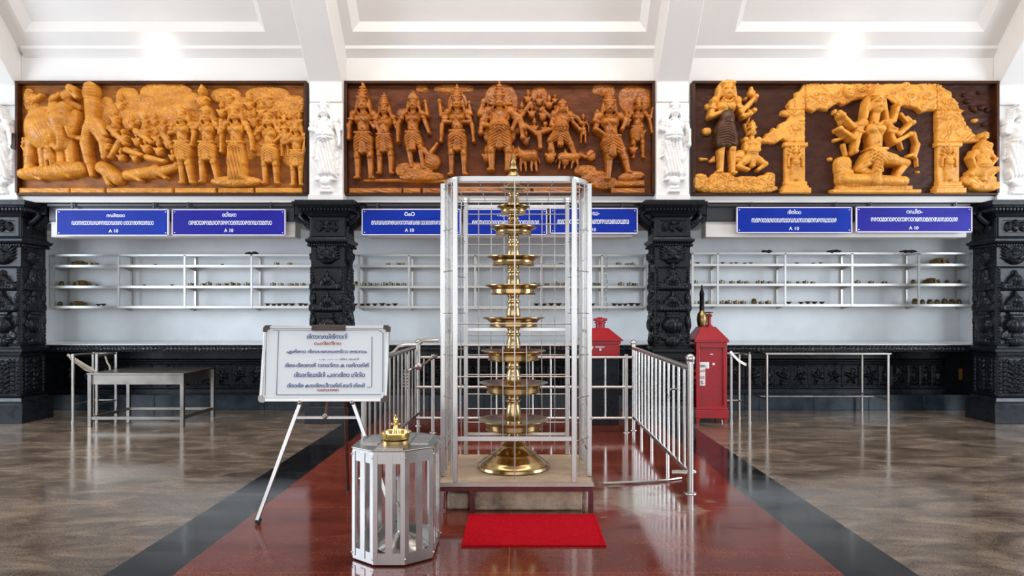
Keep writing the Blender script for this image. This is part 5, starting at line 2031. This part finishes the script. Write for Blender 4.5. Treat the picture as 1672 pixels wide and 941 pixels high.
mb = MB()
ring_band(mb, oct_, .585, .66, .004)
mb.build('top_band', M['alu'], t, angle=20)
mb = MB()
ring_band(mb, oct_, .012, .075, .004)
mb.build('bottom_band', M['alu'], t, angle=20)
MB().prism([(p.x, p.y) for p in grow(1.035)], .655, SZ, None).build('top_plate', M['plate'] if 'plate' in M else M['steel_dark'], t, bevel=.004)
top = MB()
for i, (a, b, c, d) in enumerate(((-.2, -.1, -.12, .18), (-.085, .075, -.26, .24), (.095, .2, -.1, .17))):
    top.b2(SX + a, SX + b, SY + c, SY + d, SZ, SZ + .004)
top.build('top_sheets', M['steel'], t, bevel=.002)
for i in range(8):
    a, b = oct_[i], oct_[(i + 1) % 8]
    nn = Vector(((b - a).y, -(b - a).x, 0)).normalized()
    ns = 2 if (b - a).length > .3 else 1
    for j in range(ns):
        u = (j + 1) / (ns + 1)
        c = a.lerp(b, u) + nn * .002
        mb = MB()
        mb.bar((c.x, c.y, .03), (c.x, c.y, .64), .04, .003, side=(b - a))
        mb.build('slat', M['alu'], t)
    # bent slat folded round the corner
    p0, p2 = oct_[i - 1], oct_[(i + 1) % 8]
    mb = MB()
    d0, d1 = (p0 - a).normalized() * .026, (p2 - a).normalized() * .026
    q = [a + d0, a, a + d1]
    vs = []
    for z in (.03, .64):
        for v in q:
            o = (a - Vector((SX, SY, 0))).normalized() * .004
            vs.append((v.x + o.x, v.y + o.y, z))
    vs += [(v[0] - (a.x - SX) * .02, v[1] - (a.y - SY) * .02, v[2]) for v in vs]
    mb.add(vs, [(0, 1, 4, 3), (1, 2, 5, 4), (7, 6, 9, 10), (8, 7, 10, 11), (6, 0, 3, 9), (2, 8, 11, 5), (0, 6, 7, 1), (1, 7, 8, 2), (3, 4, 10, 9), (4, 5, 11, 10)])
    mb.build('corner_slat', M['alu'], t, angle=15)
mb = MB()
for p in oct_:
    o = (p - Vector((SX, SY, 0))).normalized() * .007
    for z in (.045, .62):
        mb.sphere((p.x + o.x * 1.0, p.y + o.y * 1.0, z), .006, 6, 5)
mb.build('rivets', M['steel'], t)
mb = MB()
mb.prism([(p.x, p.y) for p in grow(.985)], .008, .02)
mb.build('floor_tray', M['steel_dark'], t)
t = thing('pedestal_burner', 'steel burner with a white upright pipe and round foot inside the slatted stand', 'burner', (SX + .03, SY, .02))
bc = (SX + .03, SY)
MB().lathe([(.15, .02), (.155, .03), (.13, .06), (.07, .085), (.035, .11), (.03, .12)], (bc[0], bc[1], 0), 28).build('foot', M['steel'], t)
MB().cyl((bc[0] - .01, bc[1], .11), (bc[0] - .01, bc[1], .43), .024, 14).cyl((bc[0] - .01, bc[1], .43), (bc[0] - .01, bc[1], .45), .03, 14).build('pipe', M['plaster'], t)
MB().tube([(bc[0] - .03, bc[1] - .03, .3), (bc[0] + .0, bc[1] - .05, .24), (bc[0] + .03, bc[1] - .06, .2), (bc[0] + .02, bc[1] - .05, .1)], .008, 8).tube([(bc[0] - .15, bc[1] - .1, .03), (bc[0] - .14, bc[1] - .11, .12), (bc[0] - .1, bc[1] - .1, .17)], .01, 8).build('gas_tube', M['steel_worn'], t)
bx, by_ = X(646, 4.15), 4.15
zz = SZ + .004
t = thing('small_brass_lamp', 'small bright brass oil lamp with a spike, standing on the slatted steel stand', 'lamp', (bx, by_, zz))
MB().lathe([(.07, zz), (.082, zz + .006), (.088, zz + .03), (.098, zz + .044), (.094, zz + .047), (.084, zz + .04), (.078, zz + .018), (.02, zz + .014)], (bx, by_, 0), 36).build('dish', M['brass_bright'], t)
MB().lathe([(.03, zz + .014), (.026, zz + .03), (.019, zz + .05), (.014, zz + .07), (.011, zz + .085), (.021, zz + .09), (.022, zz + .096), (.009, zz + .102), (.008, zz + .112), (.013, zz + .118), (.012, zz + .13), (.005, zz + .14), (.002, zz + .152)], (bx, by_, 0), 18).build('spike', M['brass_bright'], t)
cr = MB()
for a in range(4):
    an = a * PI / 2
    cr.sphere((bx + .024 * math.cos(an), by_ + .024 * math.sin(an), zz + .093), .007, 8, 6)
cr.build('petals', M['brass_bright'], t)

# ------------------------------------------------------------------ red mat
t = thing('red_door_mat', 'bright red rectangular mat on the floor in front of the plinth', 'mat', (.085, 4.47, 0))
MB().b2(-.352, .53, 4.166, 4.785, 0.0, .011).build('pile', M['mat'], t, bevel=.004)
mb = MB()
for (a, b, c, d) in ((-.36, .538, 4.158, 4.176), (-.36, .538, 4.775, 4.793), (-.36, -.342, 4.176, 4.775), (.52, .538, 4.176, 4.775)):
    mb.b2(a, b, c, d, 0, .014)
mb.build('border', M['mat'], t, bevel=.004)

# ------------------------------------------------------------------ whiteboard on its easel
WZ0, WZ1 = .826, 1.353
WY0, WY1 = 4.70, 4.80
SLP = (WY1 - WY0) / (WZ1 - WZ0)
wx0, wx1 = X(427.5, 4.75), X(634, 4.75)
wxc = (wx0 + wx1) / 2
easel = thing('easel', 'aluminium tripod easel holding the whiteboard', 'easel', (wxc, 4.9, 0))
hub = Vector((wxc + .02, 4.80, .70))
zc = Z(683, 4.68)
feet = [P(420, 857, floor_y(857)), Vector((X(645, 4.6), 4.6, 0))]
tops = [P(491, 657, 4.715), P(576, 657, 4.715)]
for f_, tp in zip(feet, tops):
    MB().bar(Vector((f_.x, f_.y, .03)), tp + (tp - f_).normalized() * .02, .026, .018).build('front_leg', M['alu'], easel, bevel=.003)
    d = (tp - f_).normalized()
    MB().bar(Vector((f_.x, f_.y, .004)), f_ + d * .045, .034, .026).build('rubber_foot', M['rubber'], easel, bevel=.004)
    MB().sphere(tp + Vector((0, -.018, .0)), .016, 10, 8).cyl(tp + Vector((0, -.03, 0)), tp + Vector((0, .02, 0)), .008).box(tp + Vector((0, .0, .012)), (.05, .04, .012)).build('clamp', M['steel_dark'], easel)
u0 = (zc - feet[0].z) / (tops[0].z)
a, b = feet[0].lerp(tops[0], u0), feet[1].lerp(tops[1], u0)
MB().bar(a, b, .022, .014, side=(0, 0, 1)).build('cross_bar', M['alu'], easel, bevel=.003)
m_ = a.lerp(b, .48)
MB().sphere(m_ + Vector((0, -.01, .012)), .02).cyl(m_ + Vector((0, .03, .012)), m_ + Vector((0, -.034, .012)), .011).build('hub_knob', M['steel_dark'], easel)
MB().tube([m_ + Vector((0, .01, .012)), m_ + Vector((.005, .06, .2)), m_ + Vector((0, .10, .5))], .011, 8).build('centre_post', M['rust'], easel)
rl = P(568, 800, floor_y(800))
MB().tube([(rl.x, rl.y, .02), (wxc + .09, 4.93, 1.0)], .012, 8).build('rear_leg', M['rust'], easel)
MB().cyl((rl.x, rl.y, 0), (rl.x, rl.y, .04), .017).build('rubber_foot', M['rubber'], easel)

wb = thing('whiteboard', 'white board with blue and red handwriting, clipped on the easel', 'whiteboard', (wxc, 4.75, WZ0))


def tilted(mb):
    mb.v = [(x, y + (z - WZ0) * SLP, z) for x, y, z in mb.v]
    return mb


yb_ = WY0
tilted(MB().b2(wx0 + .01, wx1 - .01, yb_, yb_ + .012, WZ0 + .01, WZ1 - .01)).build('panel', M['board'], wb)
fw = .026
mb = MB().b2(wx0, wx1, yb_ - .008, yb_ + .02, WZ1 - fw * .75, WZ1).b2(wx0, wx1, yb_ - .008, yb_ + .02, WZ0, WZ0 + fw).b2(wx0, wx0 + fw * .8, yb_ - .008, yb_ + .02, WZ0 + fw, WZ1 - fw * .75).b2(wx1 - fw * .7, wx1, yb_ - .008, yb_ + .02, WZ0 + fw, WZ1 - fw * .75)
tilted(mb).build('frame', M['alu'], wb, bevel=.003)
for (cx_, cz_, sx_, sz_) in ((wx0, WZ1, 1, -1), (wx1, WZ1, -1, -1), (wx0, WZ0, 1, 1), (wx1, WZ0, -1, 1)):
    mb = MB()
    r = .042
    pts = [(0, 0)] if False else []
    pts = [(-.004, r), (-.004, .012), (.003, .003), (.012, -.004), (r, -.004), (r, .022), (.03, .026), (.025, .03), (.022, r)]
    vs = [(cx_ + sx_ * u, yb_ - .012, cz_ + sz_ * v) for u, v in pts] + [(cx_ + sx_ * u, yb_ + .022, cz_ + sz_ * v) for u, v in pts]
    m2 = len(pts)
    fs = [tuple(range(m2)), tuple(range(2 * m2 - 1, m2 - 1, -1))] + [((i + 1) % m2, i, m2 + i, m2 + (i + 1) % m2) for i in range(m2)]
    mb.add(vs, fs)
    tilted(mb).build('corner_cap', M['brown_plastic'] if cz_ == WZ1 or cx_ == wx1 else M['steel_dark'], wb)
a, b = X(510, 4.8), X(565, 4.8)
mb = MB().b2(a, b, yb_ - .022, yb_ + .022, WZ1 - .034, WZ1 + .006)
mb.cyl((a + .01, yb_ - .022, WZ1 - .012), (a + .01, yb_ - .027, WZ1 - .012), .008).cyl((b - .01, yb_ - .022, WZ1 - .012), (b - .01, yb_ - .027, WZ1 - .012), .008)
tilted(mb).build('clip', M['brown_plastic'], wb, bevel=.006)


def wz(py):
    # height on the tilted board of a picture row
    tt = (VY - py) / F
    z = (EYE + tt * (WY0 - WZ0 * SLP)) / (1 - tt * SLP)
    return z


def wxp(px, py):
    return (px - VX) * (WY0 + (wz(py) - WZ0) * SLP) / F


lines = [('ദിനാവഡിദിനാറി', 501, 566.5, 545, 553.5, 'ink_blue', .005), ('ഠംനിഃനീറഠ', 513, 557, 557.5, 563.5, 'ink_red', .005), ('എരിരറാ ദിനദ-ടരാഡരടിറാ രദഠറാം', 467.6, 599, 570.5, 578.5, 'ink_blue', .005),
         ('- ം- ---- -- ദിഠ രാറി', 521, 586, 584.5, 588, 'ink_grey', .0), ('ദിരദ-ദിരാരാരി 1ാനാറിനാ ക വരിറാരിരി', 465, 602, 592.5, 599.8, 'ink_blue', .005), ('ദിടദറിലാടിറി പദറദിരാ ഥിറിഠ', 480, 596, 607.5, 616, 'ink_blue', .005),
         ('ദിദഠദിര കദാദിരഡീറാരിരി.രാറി രിരരി', 469, 595.5, 625.5, 633, 'ink_blue', .005), ('ഡദദഡഗദരരാ', 518, 553, 635.5, 639.3, 'ink_red', .0)]
for s_, a, b, c, d, ink, bo in lines:
    text_mesh(s_, wxp(a, d), wxp(b, d), wz(d), wz(c), WY0 - .0008 + (wz(d) - WZ0) * SLP, 'handwriting', M[ink], wb, bold=bo, tilt=(wz(d), SLP))


def rule(p, q, w, ink):
    (a, b), (c, d) = p, q
    mb = MB()
    p3, q3 = Vector((wxp(a, b), WY0 - .0015 + (wz(b) - WZ0) * SLP, wz(b))), Vector((wxp(c, d), WY0 - .0015 + (wz(d) - WZ0) * SLP, wz(d)))
    mb.bar(p3, q3, w, .002, side=(0, 1, 0) if False else ((0, 0, 1) if abs(p3.x - q3.x) > abs(p3.z - q3.z) else (1, 0, 0)))
    return mb.build('ruled_line', M[ink], wb)


rule((455, 540), (451.5, 645), .005, 'ink_grey')
rule((607.5, 550), (607, 632), .006, 'ink_grey')
rule((625.5, 544), (625, 640), .006, 'ink_grey')
rule((446, 539.5), (618, 539), .004, 'ink_grey')
rule((618, 539), (625.5, 544), .004, 'ink_grey')
rule((451.5, 645), (622, 644.5), .005, 'ink_grey')
rule((599, 633), (607, 632), .004, 'ink_grey')
rule((435, 541), (433, 646), .0035, 'ink_grey')


# ------------------------------------------------------------------ steel tables
def table(x0, x1, y0, y1, h, th, apron, leg, rail_z, label, m, rails='H', legs=None, tube=False):
    t = thing('steel_table', label, 'table', ((x0 + x1) / 2, (y0 + y1) / 2, 0))
    MB().b2(x0, x1, y0, y1, h - th, h).build('tabletop', m, t, bevel=.004)
    i = .03
    if apron:
        mb = MB()
        for (a, b, c, d) in ((x0 + i, x1 - i, y0 + i, y0 + i + .012), (x0 + i, x1 - i, y1 - i - .012, y1 - i), (x0 + i, x0 + i + .012, y0 + i, y1 - i), (x1 - i - .012, x1 - i, y0 + i, y1 - i)):
            mb.b2(a, b, c, d, h - th - apron, h - th)
        mb.build('apron', m, t)
    for x in (x0 + i, x1 - i):
        for y in (y0 + i, y1 - i):
            if tube:
                MB().cyl((x, y, 0.0), (x, y, h - th), leg / 2, 14).build('leg', m, t)
            else:
                MB().b2(x - leg / 2, x + leg / 2, y - leg / 2, y + leg / 2, 0, h - th).build('leg', m, t, bevel=.003)
    rr = leg * .36
    segs = [((x0 + i, y0 + i), (x0 + i, y1 - i)), ((x1 - i, y0 + i), (x1 - i, y1 - i))]
    if rails == 'box':
        segs += [((x0 + i, y0 + i), (x1 - i, y0 + i)), ((x0 + i, y1 - i), (x1 - i, y1 - i))]
    else:
        ym = (y0 + y1) / 2
        segs += [((x0 + i, ym), (x1 - i, ym))]
    for (a, b), (c, d) in segs:
        mb = MB()
        if tube:
            mb.cyl((a, b, rail_z), (c, d, rail_z), rr, 10)
        else:
            mb.bar((a, b, rail_z), (c, d, rail_z), leg * .8, leg * .7, side=(0, 0, 1))
        mb.build('stretcher', m, t)
    return t


yT = floor_y(697) - .03
table(X(141, yT), X(300, yT), yT, yT + .9, Z(609.5, yT), .022, .125, .045, .11, 'short dull steel table on the left, in front of the counter', M['steel_dark'], rails='box')
yT = floor_y(684) - .03
table(X(1250, yT), X(1456, yT), yT, yT + .76, .895, .022, 0, .036, .26, 'long thin-legged steel table on the right, in front of the counter', M['steel_worn'], tube=True)


def stand(px, py, px2, label):
    y = floor_y(py)
    x0, x1 = X(px, y), X(px2, y)
    t = thing('tubular_frame', label, 'frame', ((x0 + x1) / 2, y + .3, 0))
    for x in (x0, x1):
        for yy in (y, y + .42):
            MB().cyl((x, yy, 0), (x, yy, .9), .019, 12).cyl((x, yy, 0), (x, yy, .02), .024, 12).build('leg', M['steel_worn'], t)
    for x in (x0, x1):
        for z, r in ((.24, .013), (.885, .015)):
            MB().cyl((x, y, z), (x, y + .42, z), r).build('side_rail', M['steel_worn'], t)
    for yy, z in ((y + .42, .24), (y + .42, .885)):
        MB().cyl((x0, yy, z), (x1, yy, z), .013).build('cross_rail', M['steel_worn'], t)
    return t, x0, x1, y


fr_, fx0, fx1, fy = stand(119, 690, 158, 'tall bare tubular steel frame behind the short steel table')
t = thing('bundle_of_strips', 'bundle of pale bent strips leaning in the tubular frame beside the left pillar', 'strips', (fx0 + .15, fy + .2, .7))
for j in range(5):
    mb = MB()
    p = [P(110 + j * 1.5, 579 + j * 1.8, fy + .1 + j * .012), P(124 + j, 587 + j * 2, fy + .12 + j * .012), P(140, 597 + j * 1.8, fy + .14 + j * .012), P(156 + j, 606 + j * 1.2, fy + .16 + j * .012)]
    for u, v in zip(p[:-1], p[1:]):
        mb.bar(u, v, .028, .005, side=(0, .3, 1))
    mb.build('strip', M['sticks'], t)
MB().tube([P(172, 582, fy + .2), P(175, 592, fy + .2), P(179, 598, fy + .2), P(180, 606, fy + .2)], .012, 8).build('strip', M['sticks'], t)
st_, sx0, sx1, sy = stand(1194, 691, 1224, 'narrow tubular steel frame standing right of the tall red donation box')
t = thing('bent_strip', 'pale bent strip hanging from the narrow tubular frame by the tall red box', 'strip', P(1196, 580, sy))
mb = MB()
p = [P(1192.5, 574, sy - .03), P(1197, 580, sy - .03), P(1206, 589, sy - .02), P(1214, 594, sy), P(1219, 596, sy + .02)]
for u, v in zip(p[:-1], p[1:]):
    mb.bar(u, v, .035, .005, side=(0, .2, 1))
mb.build('strip', M['paper'], t)


# ------------------------------------------------------------------ red donation boxes
bx0, bx1, by0, by1 = 2.30, 2.725, 8.80, 9.24
t = thing('red_donation_box', 'tall red metal donation box with a white notice, right of the third pillar', 'donation box', ((bx0 + bx1) / 2, (by0 + by1) / 2, 0), 'red donation boxes')
ze_ = Z(557, by0)
zb0 = .16
body = MB().b2(bx0 + .02, bx1 - .02, by0 + .03, by1, zb0, ze_)
body.build('body', M['red'], t, bevel=.004)
mb = MB()
mb.b2(bx0 + .01, bx0 + .06, by0, by0 + .06, .03, ze_).b2(bx1 - .06, bx1 - .01, by0, by0 + .06, .03, ze_).b2(bx0 + .06, bx1 - .06, by0, by0 + .05, ze_ - .09, ze_).b2(bx0 + .06, bx1 - .06, by0, by0 + .05, zb0 - .06, zb0 + .06)
mb.build('face_frame', M['red'], t, bevel=.006)
MB().b2(bx0 - .005, bx1 + .005, by0 - .012, by1 + .005, .06, .17).b2(bx0, bx1, by0 - .005, by1, .17, .2).build('base_moulding', M['red'], t, bevel=.006)
for x in (bx0 + .03, bx1 - .03):
    for y in (by0 + .02, by1 - .03):
        MB().b2(x - .022, x + .022, y - .022, y + .022, 0, .07).build('foot', M['red'], t, bevel=.003)
zl_ = Z(534, by0 + .1)
ex = .013
lid = [(bx0 - ex, by0 - ex), (bx1 + ex, by0 - ex), (bx1 + ex, by1 + ex), (bx0 - ex, by1 + ex)]
ins = [(bx0 + .1, by0 + .13), (bx1 - .12, by0 + .13), (bx1 - .12, by1 - .1), (bx0 + .1, by1 - .1)]
MB().prism(lid, ze_ - .02, ze_ + .012).prism(lid, ze_ + .012, zl_, ins).build('lid', M['red'], t, bevel=.005)
MB().b2(X(1163, by0) - .03, X(1163, by0) + .01, by0 - .004, by0 + .004, Z(578, by0) - .01, Z(578, by0)).build('coin_slot', M['paper'], t)
MB().cyl((X(1166, by0), by0 + .03, Z(595, by0)), (X(1166, by0), by0 + .015, Z(595, by0)), .016).build('lock', M['paper'], t)
yn = by0 + .026
nt_ = MB().b2(max(X(1129.5, yn), bx0 + .022), X(1158, yn), yn - .002, yn + .004, Z(602, yn), Z(591.5, yn)).b2(max(X(1129.5, yn), bx0 + .022), X(1151.5, yn), yn - .002, yn + .004, Z(630, yn), Z(602, yn)).build('notice', M['paper'], t)
for s_, a, b, c, d, ink in (('വഴി ദരഠ..', 1132, 1154, 594, 600, 'ink_black'), ('രിരിരദി', 1131, 1150.5, 603, 608, 'ink_red'), ('1രിഡഡാ', 1132, 1150, 612, 619, 'ink_red'), ('രി.റി-', 1132, 1150, 621.5, 628, 'ink_black')):
    text_mesh(s_, X(a, yn), X(b, yn), Z(d, yn), Z(c, yn), yn - .0022, 'writing', M[ink], t, bold=.006)

cx2, y2 = X(983, 8.62), 8.62
w2 = .5
t = thing('red_donation_box', 'smaller red pitched-lid donation box on a dark pedestal, left of the third pillar', 'donation box', (cx2, y2 + .2, 0), 'red donation boxes')
zb_, ze2 = Z(586, y2), Z(557, y2)
MB().b2(cx2 - w2 / 2 + .03, cx2 + w2 / 2 - .03, y2 + .02, y2 + .4, 0, zb_).build('pedestal', M['black'], t, bevel=.006)
MB().b2(cx2 - w2 / 2 + .025, cx2 + w2 / 2 - .025, y2, y2 + .42, zb_, ze2).b2(cx2 - w2 / 2 + .01, cx2 + w2 / 2 - .01, y2 - .012, y2 + .43, ze2 - .04, ze2).build('body', M['red'], t, bevel=.005)
lid = [(cx2 - w2 / 2 - .02, y2 - .03), (cx2 + w2 / 2 + .02, y2 - .03), (cx2 + w2 / 2 + .02, y2 + .45), (cx2 - w2 / 2 - .02, y2 + .45)]
ins = [(cx2 - .1, y2 + .13), (cx2 + .1, y2 + .13), (cx2 + .1, y2 + .3), (cx2 - .1, y2 + .3)]
MB().prism(lid, ze2, ze2 + .012).prism(lid, ze2 + .012, Z(536, y2 + .13), ins).build('lid', M['red'], t, bevel=.005)
zk = Z(536, y2 + .13)
MB().lathe([(.06, zk - .01), (.06, zk + .06), (.075, zk + .065), (.075, zk + .08), (.05, zk + .09), (.05, zk + .12), (.03, zk + .14)], (cx2, y2 + .2, 0), 18).cyl((cx2 - .09, y2 + .2, zk + .11), (cx2 + .09, y2 + .2, zk + .11), .018).build('valve_knob', M['red'], t)
yk = y2 - .003
mb = MB()
mb.add([(X(963, yk), yk, Z(566, yk)), (X(969, yk), yk, Z(566, yk)), (X(966, yk), yk, Z(573, yk)), (X(963, yk), yk + .006, Z(566, yk)), (X(969, yk), yk + .006, Z(566, yk)), (X(966, yk), yk + .006, Z(573, yk))], [(0, 2, 1), (3, 4, 5), (0, 1, 4, 3), (1, 2, 5, 4), (2, 0, 3, 5)])
mb.build('pennant_label', M['paper'], t)
MB().b2(X(972, yk), X(987, yk), yk - .004, yk + .006, Z(568, yk), Z(566, yk)).cyl((X(980, yk), yk - .02, Z(571, yk)), (X(980, yk), yk + .004, Z(571, yk)), .018).build('lock', M['steel_worn'], t)

# tools standing on the lid of the tall box
zl2 = zl_
tx, ty = X(1146, by0 + .22), by0 + .22
t = thing('torch_holder', 'dark long-necked brass torch holder standing on the tall red box', 'torch', (tx, ty, zl2))
MB().lathe([(.05, zl2), (.06, zl2 + .02), (.07, zl2 + .1), (.06, zl2 + .17), (.035, zl2 + .2), (.03, zl2 + .22)], (tx, ty, 0), 20).build('jar', M['brass_old'], t)
MB().lathe([(.032, zl2 + .2), (.03, zl2 + .42), (.036, zl2 + .43), (.03, zl2 + .45), (.012, zl2 + .52), (.008, zl2 + .56)], (tx, ty, 0), 14).build('neck', M['black'], t)
tx = X(1158, by0 + .24)
t = thing('red_valve', 'small red valve with a hand wheel on the tall red box', 'valve', (tx, ty, zl2))
MB().lathe([(.045, zl2), (.045, zl2 + .02), (.025, zl2 + .03), (.025, zl2 + .13), (.04, zl2 + .14), (.03, zl2 + .17)], (tx, ty + .02, 0), 16).build('body', M['red'], t)
MB().tube([(tx + .045 * math.cos(a * PI / 6), ty + .02 + .045 * math.sin(a * PI / 6), zl2 + .19) for a in range(12)], .008, 6, closed=True).cyl((tx - .045, ty + .02, zl2 + .19), (tx + .045, ty + .02, zl2 + .19), .006).cyl((tx, ty + .02, zl2 + .16), (tx, ty + .02, zl2 + .2), .008).build('hand_wheel', M['rust'], t)


# ------------------------------------------------------------------ railings
def ball_post(x, y, h, r, parent, m):
    MB().cyl((x, y, 0), (x, y, h), r, 14).lathe([(r * 2.0, 0), (r * 1.9, .008), (r * 1.1, .014)], (x, y, 0), 18).build('post', m, parent)
    MB().sphere((x, y, h + r * 1.3), r * 1.5, 16, 11).cyl((x, y, h - .005), (x, y, h + .01), r * 1.35, 14).build('ball_finial', M['brass_old'] if False else m, parent)


def railing(p, q, label, n, legs, m, ht=1.0, zl0=.16, zl1=.16, far=True):
    t = thing('steel_railing', label, 'railing', ((p.x + q.x) / 2, (p.y + q.y) / 2, 0), 'steel railings')
    ball_post(p.x, p.y, ht + .045, .026, t, m)
    if far:
        ball_post(q.x, q.y, ht + .045, .024, t, m)
    a, b = Vector((p.x, p.y, ht)), Vector((q.x, q.y, ht + .01))
    MB().cyl(a, b, .023, 12).build('hand_rail', m, t)
    c, d = Vector((p.x, p.y, zl0)), Vector((q.x, q.y, zl1))
    MB().cyl(c, d, .02, 12).build('bottom_rail', m, t)
    for i in range(n):
        u = (i + 1) / (n + 1)
        MB().cyl(c.lerp(d, u), a.lerp(b, u), .012, 9).build('baluster', m, t)
    for u in legs:
        e = c.lerp(d, u)
        MB().cyl((e.x, e.y, 0), e, .016, 9).build('leg', m, t)
    return t


pn = P(1127, 806, floor_y(806))
pf = P(1035, 703, floor_y(703))
rr_ = railing(Vector((pn.x, pn.y, 0)), Vector((1.40, pf.y, 0)), 'steel railing running back from a ball-topped post, right of the cage', 13, (.3, .58, .8), M['steel'])
MB().cyl((pn.x + .02, pn.y, .17), (pn.x - .14, pn.y + .03, .165), .016, 10).sphere((pn.x + .03, pn.y, .17), .02).build('gate_stub', M['steel'], rr_)
MB().tube([(pn.x - .03, pn.y + .3, .80), (pn.x - .09, pn.y + .3, .8), (pn.x - .11, pn.y + .3, .77), (pn.x - .1, pn.y + .3, .72)], .009, 8).build('hook', M['steel'], rr_)
railing(Vector((-1.36, 5.9, 0)), Vector((-1.29, 8.6, 0)), 'steel railing running back on the left, partly behind the whiteboard and slatted stand', 12, (.3, .6), M['steel_worn'])
# cross railing behind the cage
YR = 8.12
t = thing('steel_railing', 'low steel railing running across behind the cage', 'railing', (0, YR, 0), 'steel railings')
for z in (Z(584, YR), Z(632.5, YR), Z(683, YR)):
    MB().cyl((-1.24, YR, z), (1.36, YR, z), .019, 12).build('rail', M['steel'], t)
for i in range(12):
    x = -1.15 + i * .2185
    MB().cyl((x, YR, Z(683, YR)), (x, YR, Z(584, YR)), .0115, 9).build('baluster', M['steel'], t)
for px in (X(664, YR), X(711, YR) - .03, X(1022.5, YR)):
    MB().cyl((px, YR, 0), (px, YR, Z(583, YR) + .03), .024, 12).lathe([(.05, 0), (.045, .01), (.028, .016)], (px, YR, 0), 16).build('post', M['steel_worn'], t)
# bent pipe and rope over the left railing
ya = 7.6
t = thing('bent_steel_pipe', 'bent steel pipe looping above the left railing, beside the cage', 'pipe', P(660, 570, ya))
MB().tube([P(636, 579, ya), P(644, 574, ya), P(652, 565, ya), P(664, 563.5, ya), P(680, 563.5, ya), P(688, 559, ya), P(690, 556.5, ya), P(716, 556.5, ya)], .02, 10).build('pipe', M['steel_worn'], t)
MB().cyl(P(683, 563, ya), P(683, 594, ya), .026, 12).sphere(P(683, 598, ya), .045).build('upright', M['steel_worn'], t)
t = thing('twisted_cable', 'twisted cable tied round a railing post beside the cage', 'cable', P(664, 604, ya))
MB().tube([P(714, 581, ya), P(704, 586, ya), P(694, 594, ya), P(682, 598, ya), P(672, 603, ya), P(666, 606, ya - .03)], .016, 8).build('tail', M['steel_dark'], t)
yc2 = YR
cx_ = X(664, yc2)
MB().tube([(cx_ + .036 * math.cos(k * .8), yc2 + .036 * math.sin(k * .8), Z(603, yc2) - k * .0047) for k in range(48)], .011, 7).build('coil', M['steel_dark'], t)
# thin pipe lying on the floor between plinth and railing
t = thing('floor_pipe', 'thin steel pipe lying curved on the red floor right of the plinth', 'pipe', (.9, 5.55, .012))
pts = []
for i in range(13):
    u = i / 12
    px = 985 + (1112 - 985) * u
    py = 792 - 9 * u ** 3 - 1.5 * math.sin(u * PI)
    v = P(px, py, floor_y(py))
    pts.append((v.x, v.y, .012))
MB().tube(pts, .011, 8).build('pipe', M['steel'], t)
# chain hanging over the smaller red box
yc3 = 10.032
t = thing('hanging_chain', 'thin chain hanging from the middle rack above the smaller red box', 'chain', P(990, 417, yc3))
mb = MB()
for i in range(20):
    c = P(990 + 1.2 * math.sin(i * .8), 418 + i * 4.7, yc3)
    ring = [(c.x + .009 * math.cos(a) * (1 if i % 2 else .15), c.y + .009 * math.cos(a) * (.15 if i % 2 else 1), c.z + .024 * math.sin(a)) for a in [2 * PI * j / 8 for j in range(8)]]
    mb.tube(ring, .005, 5, closed=True)
mb.build('links', M['steel_worn'], t)
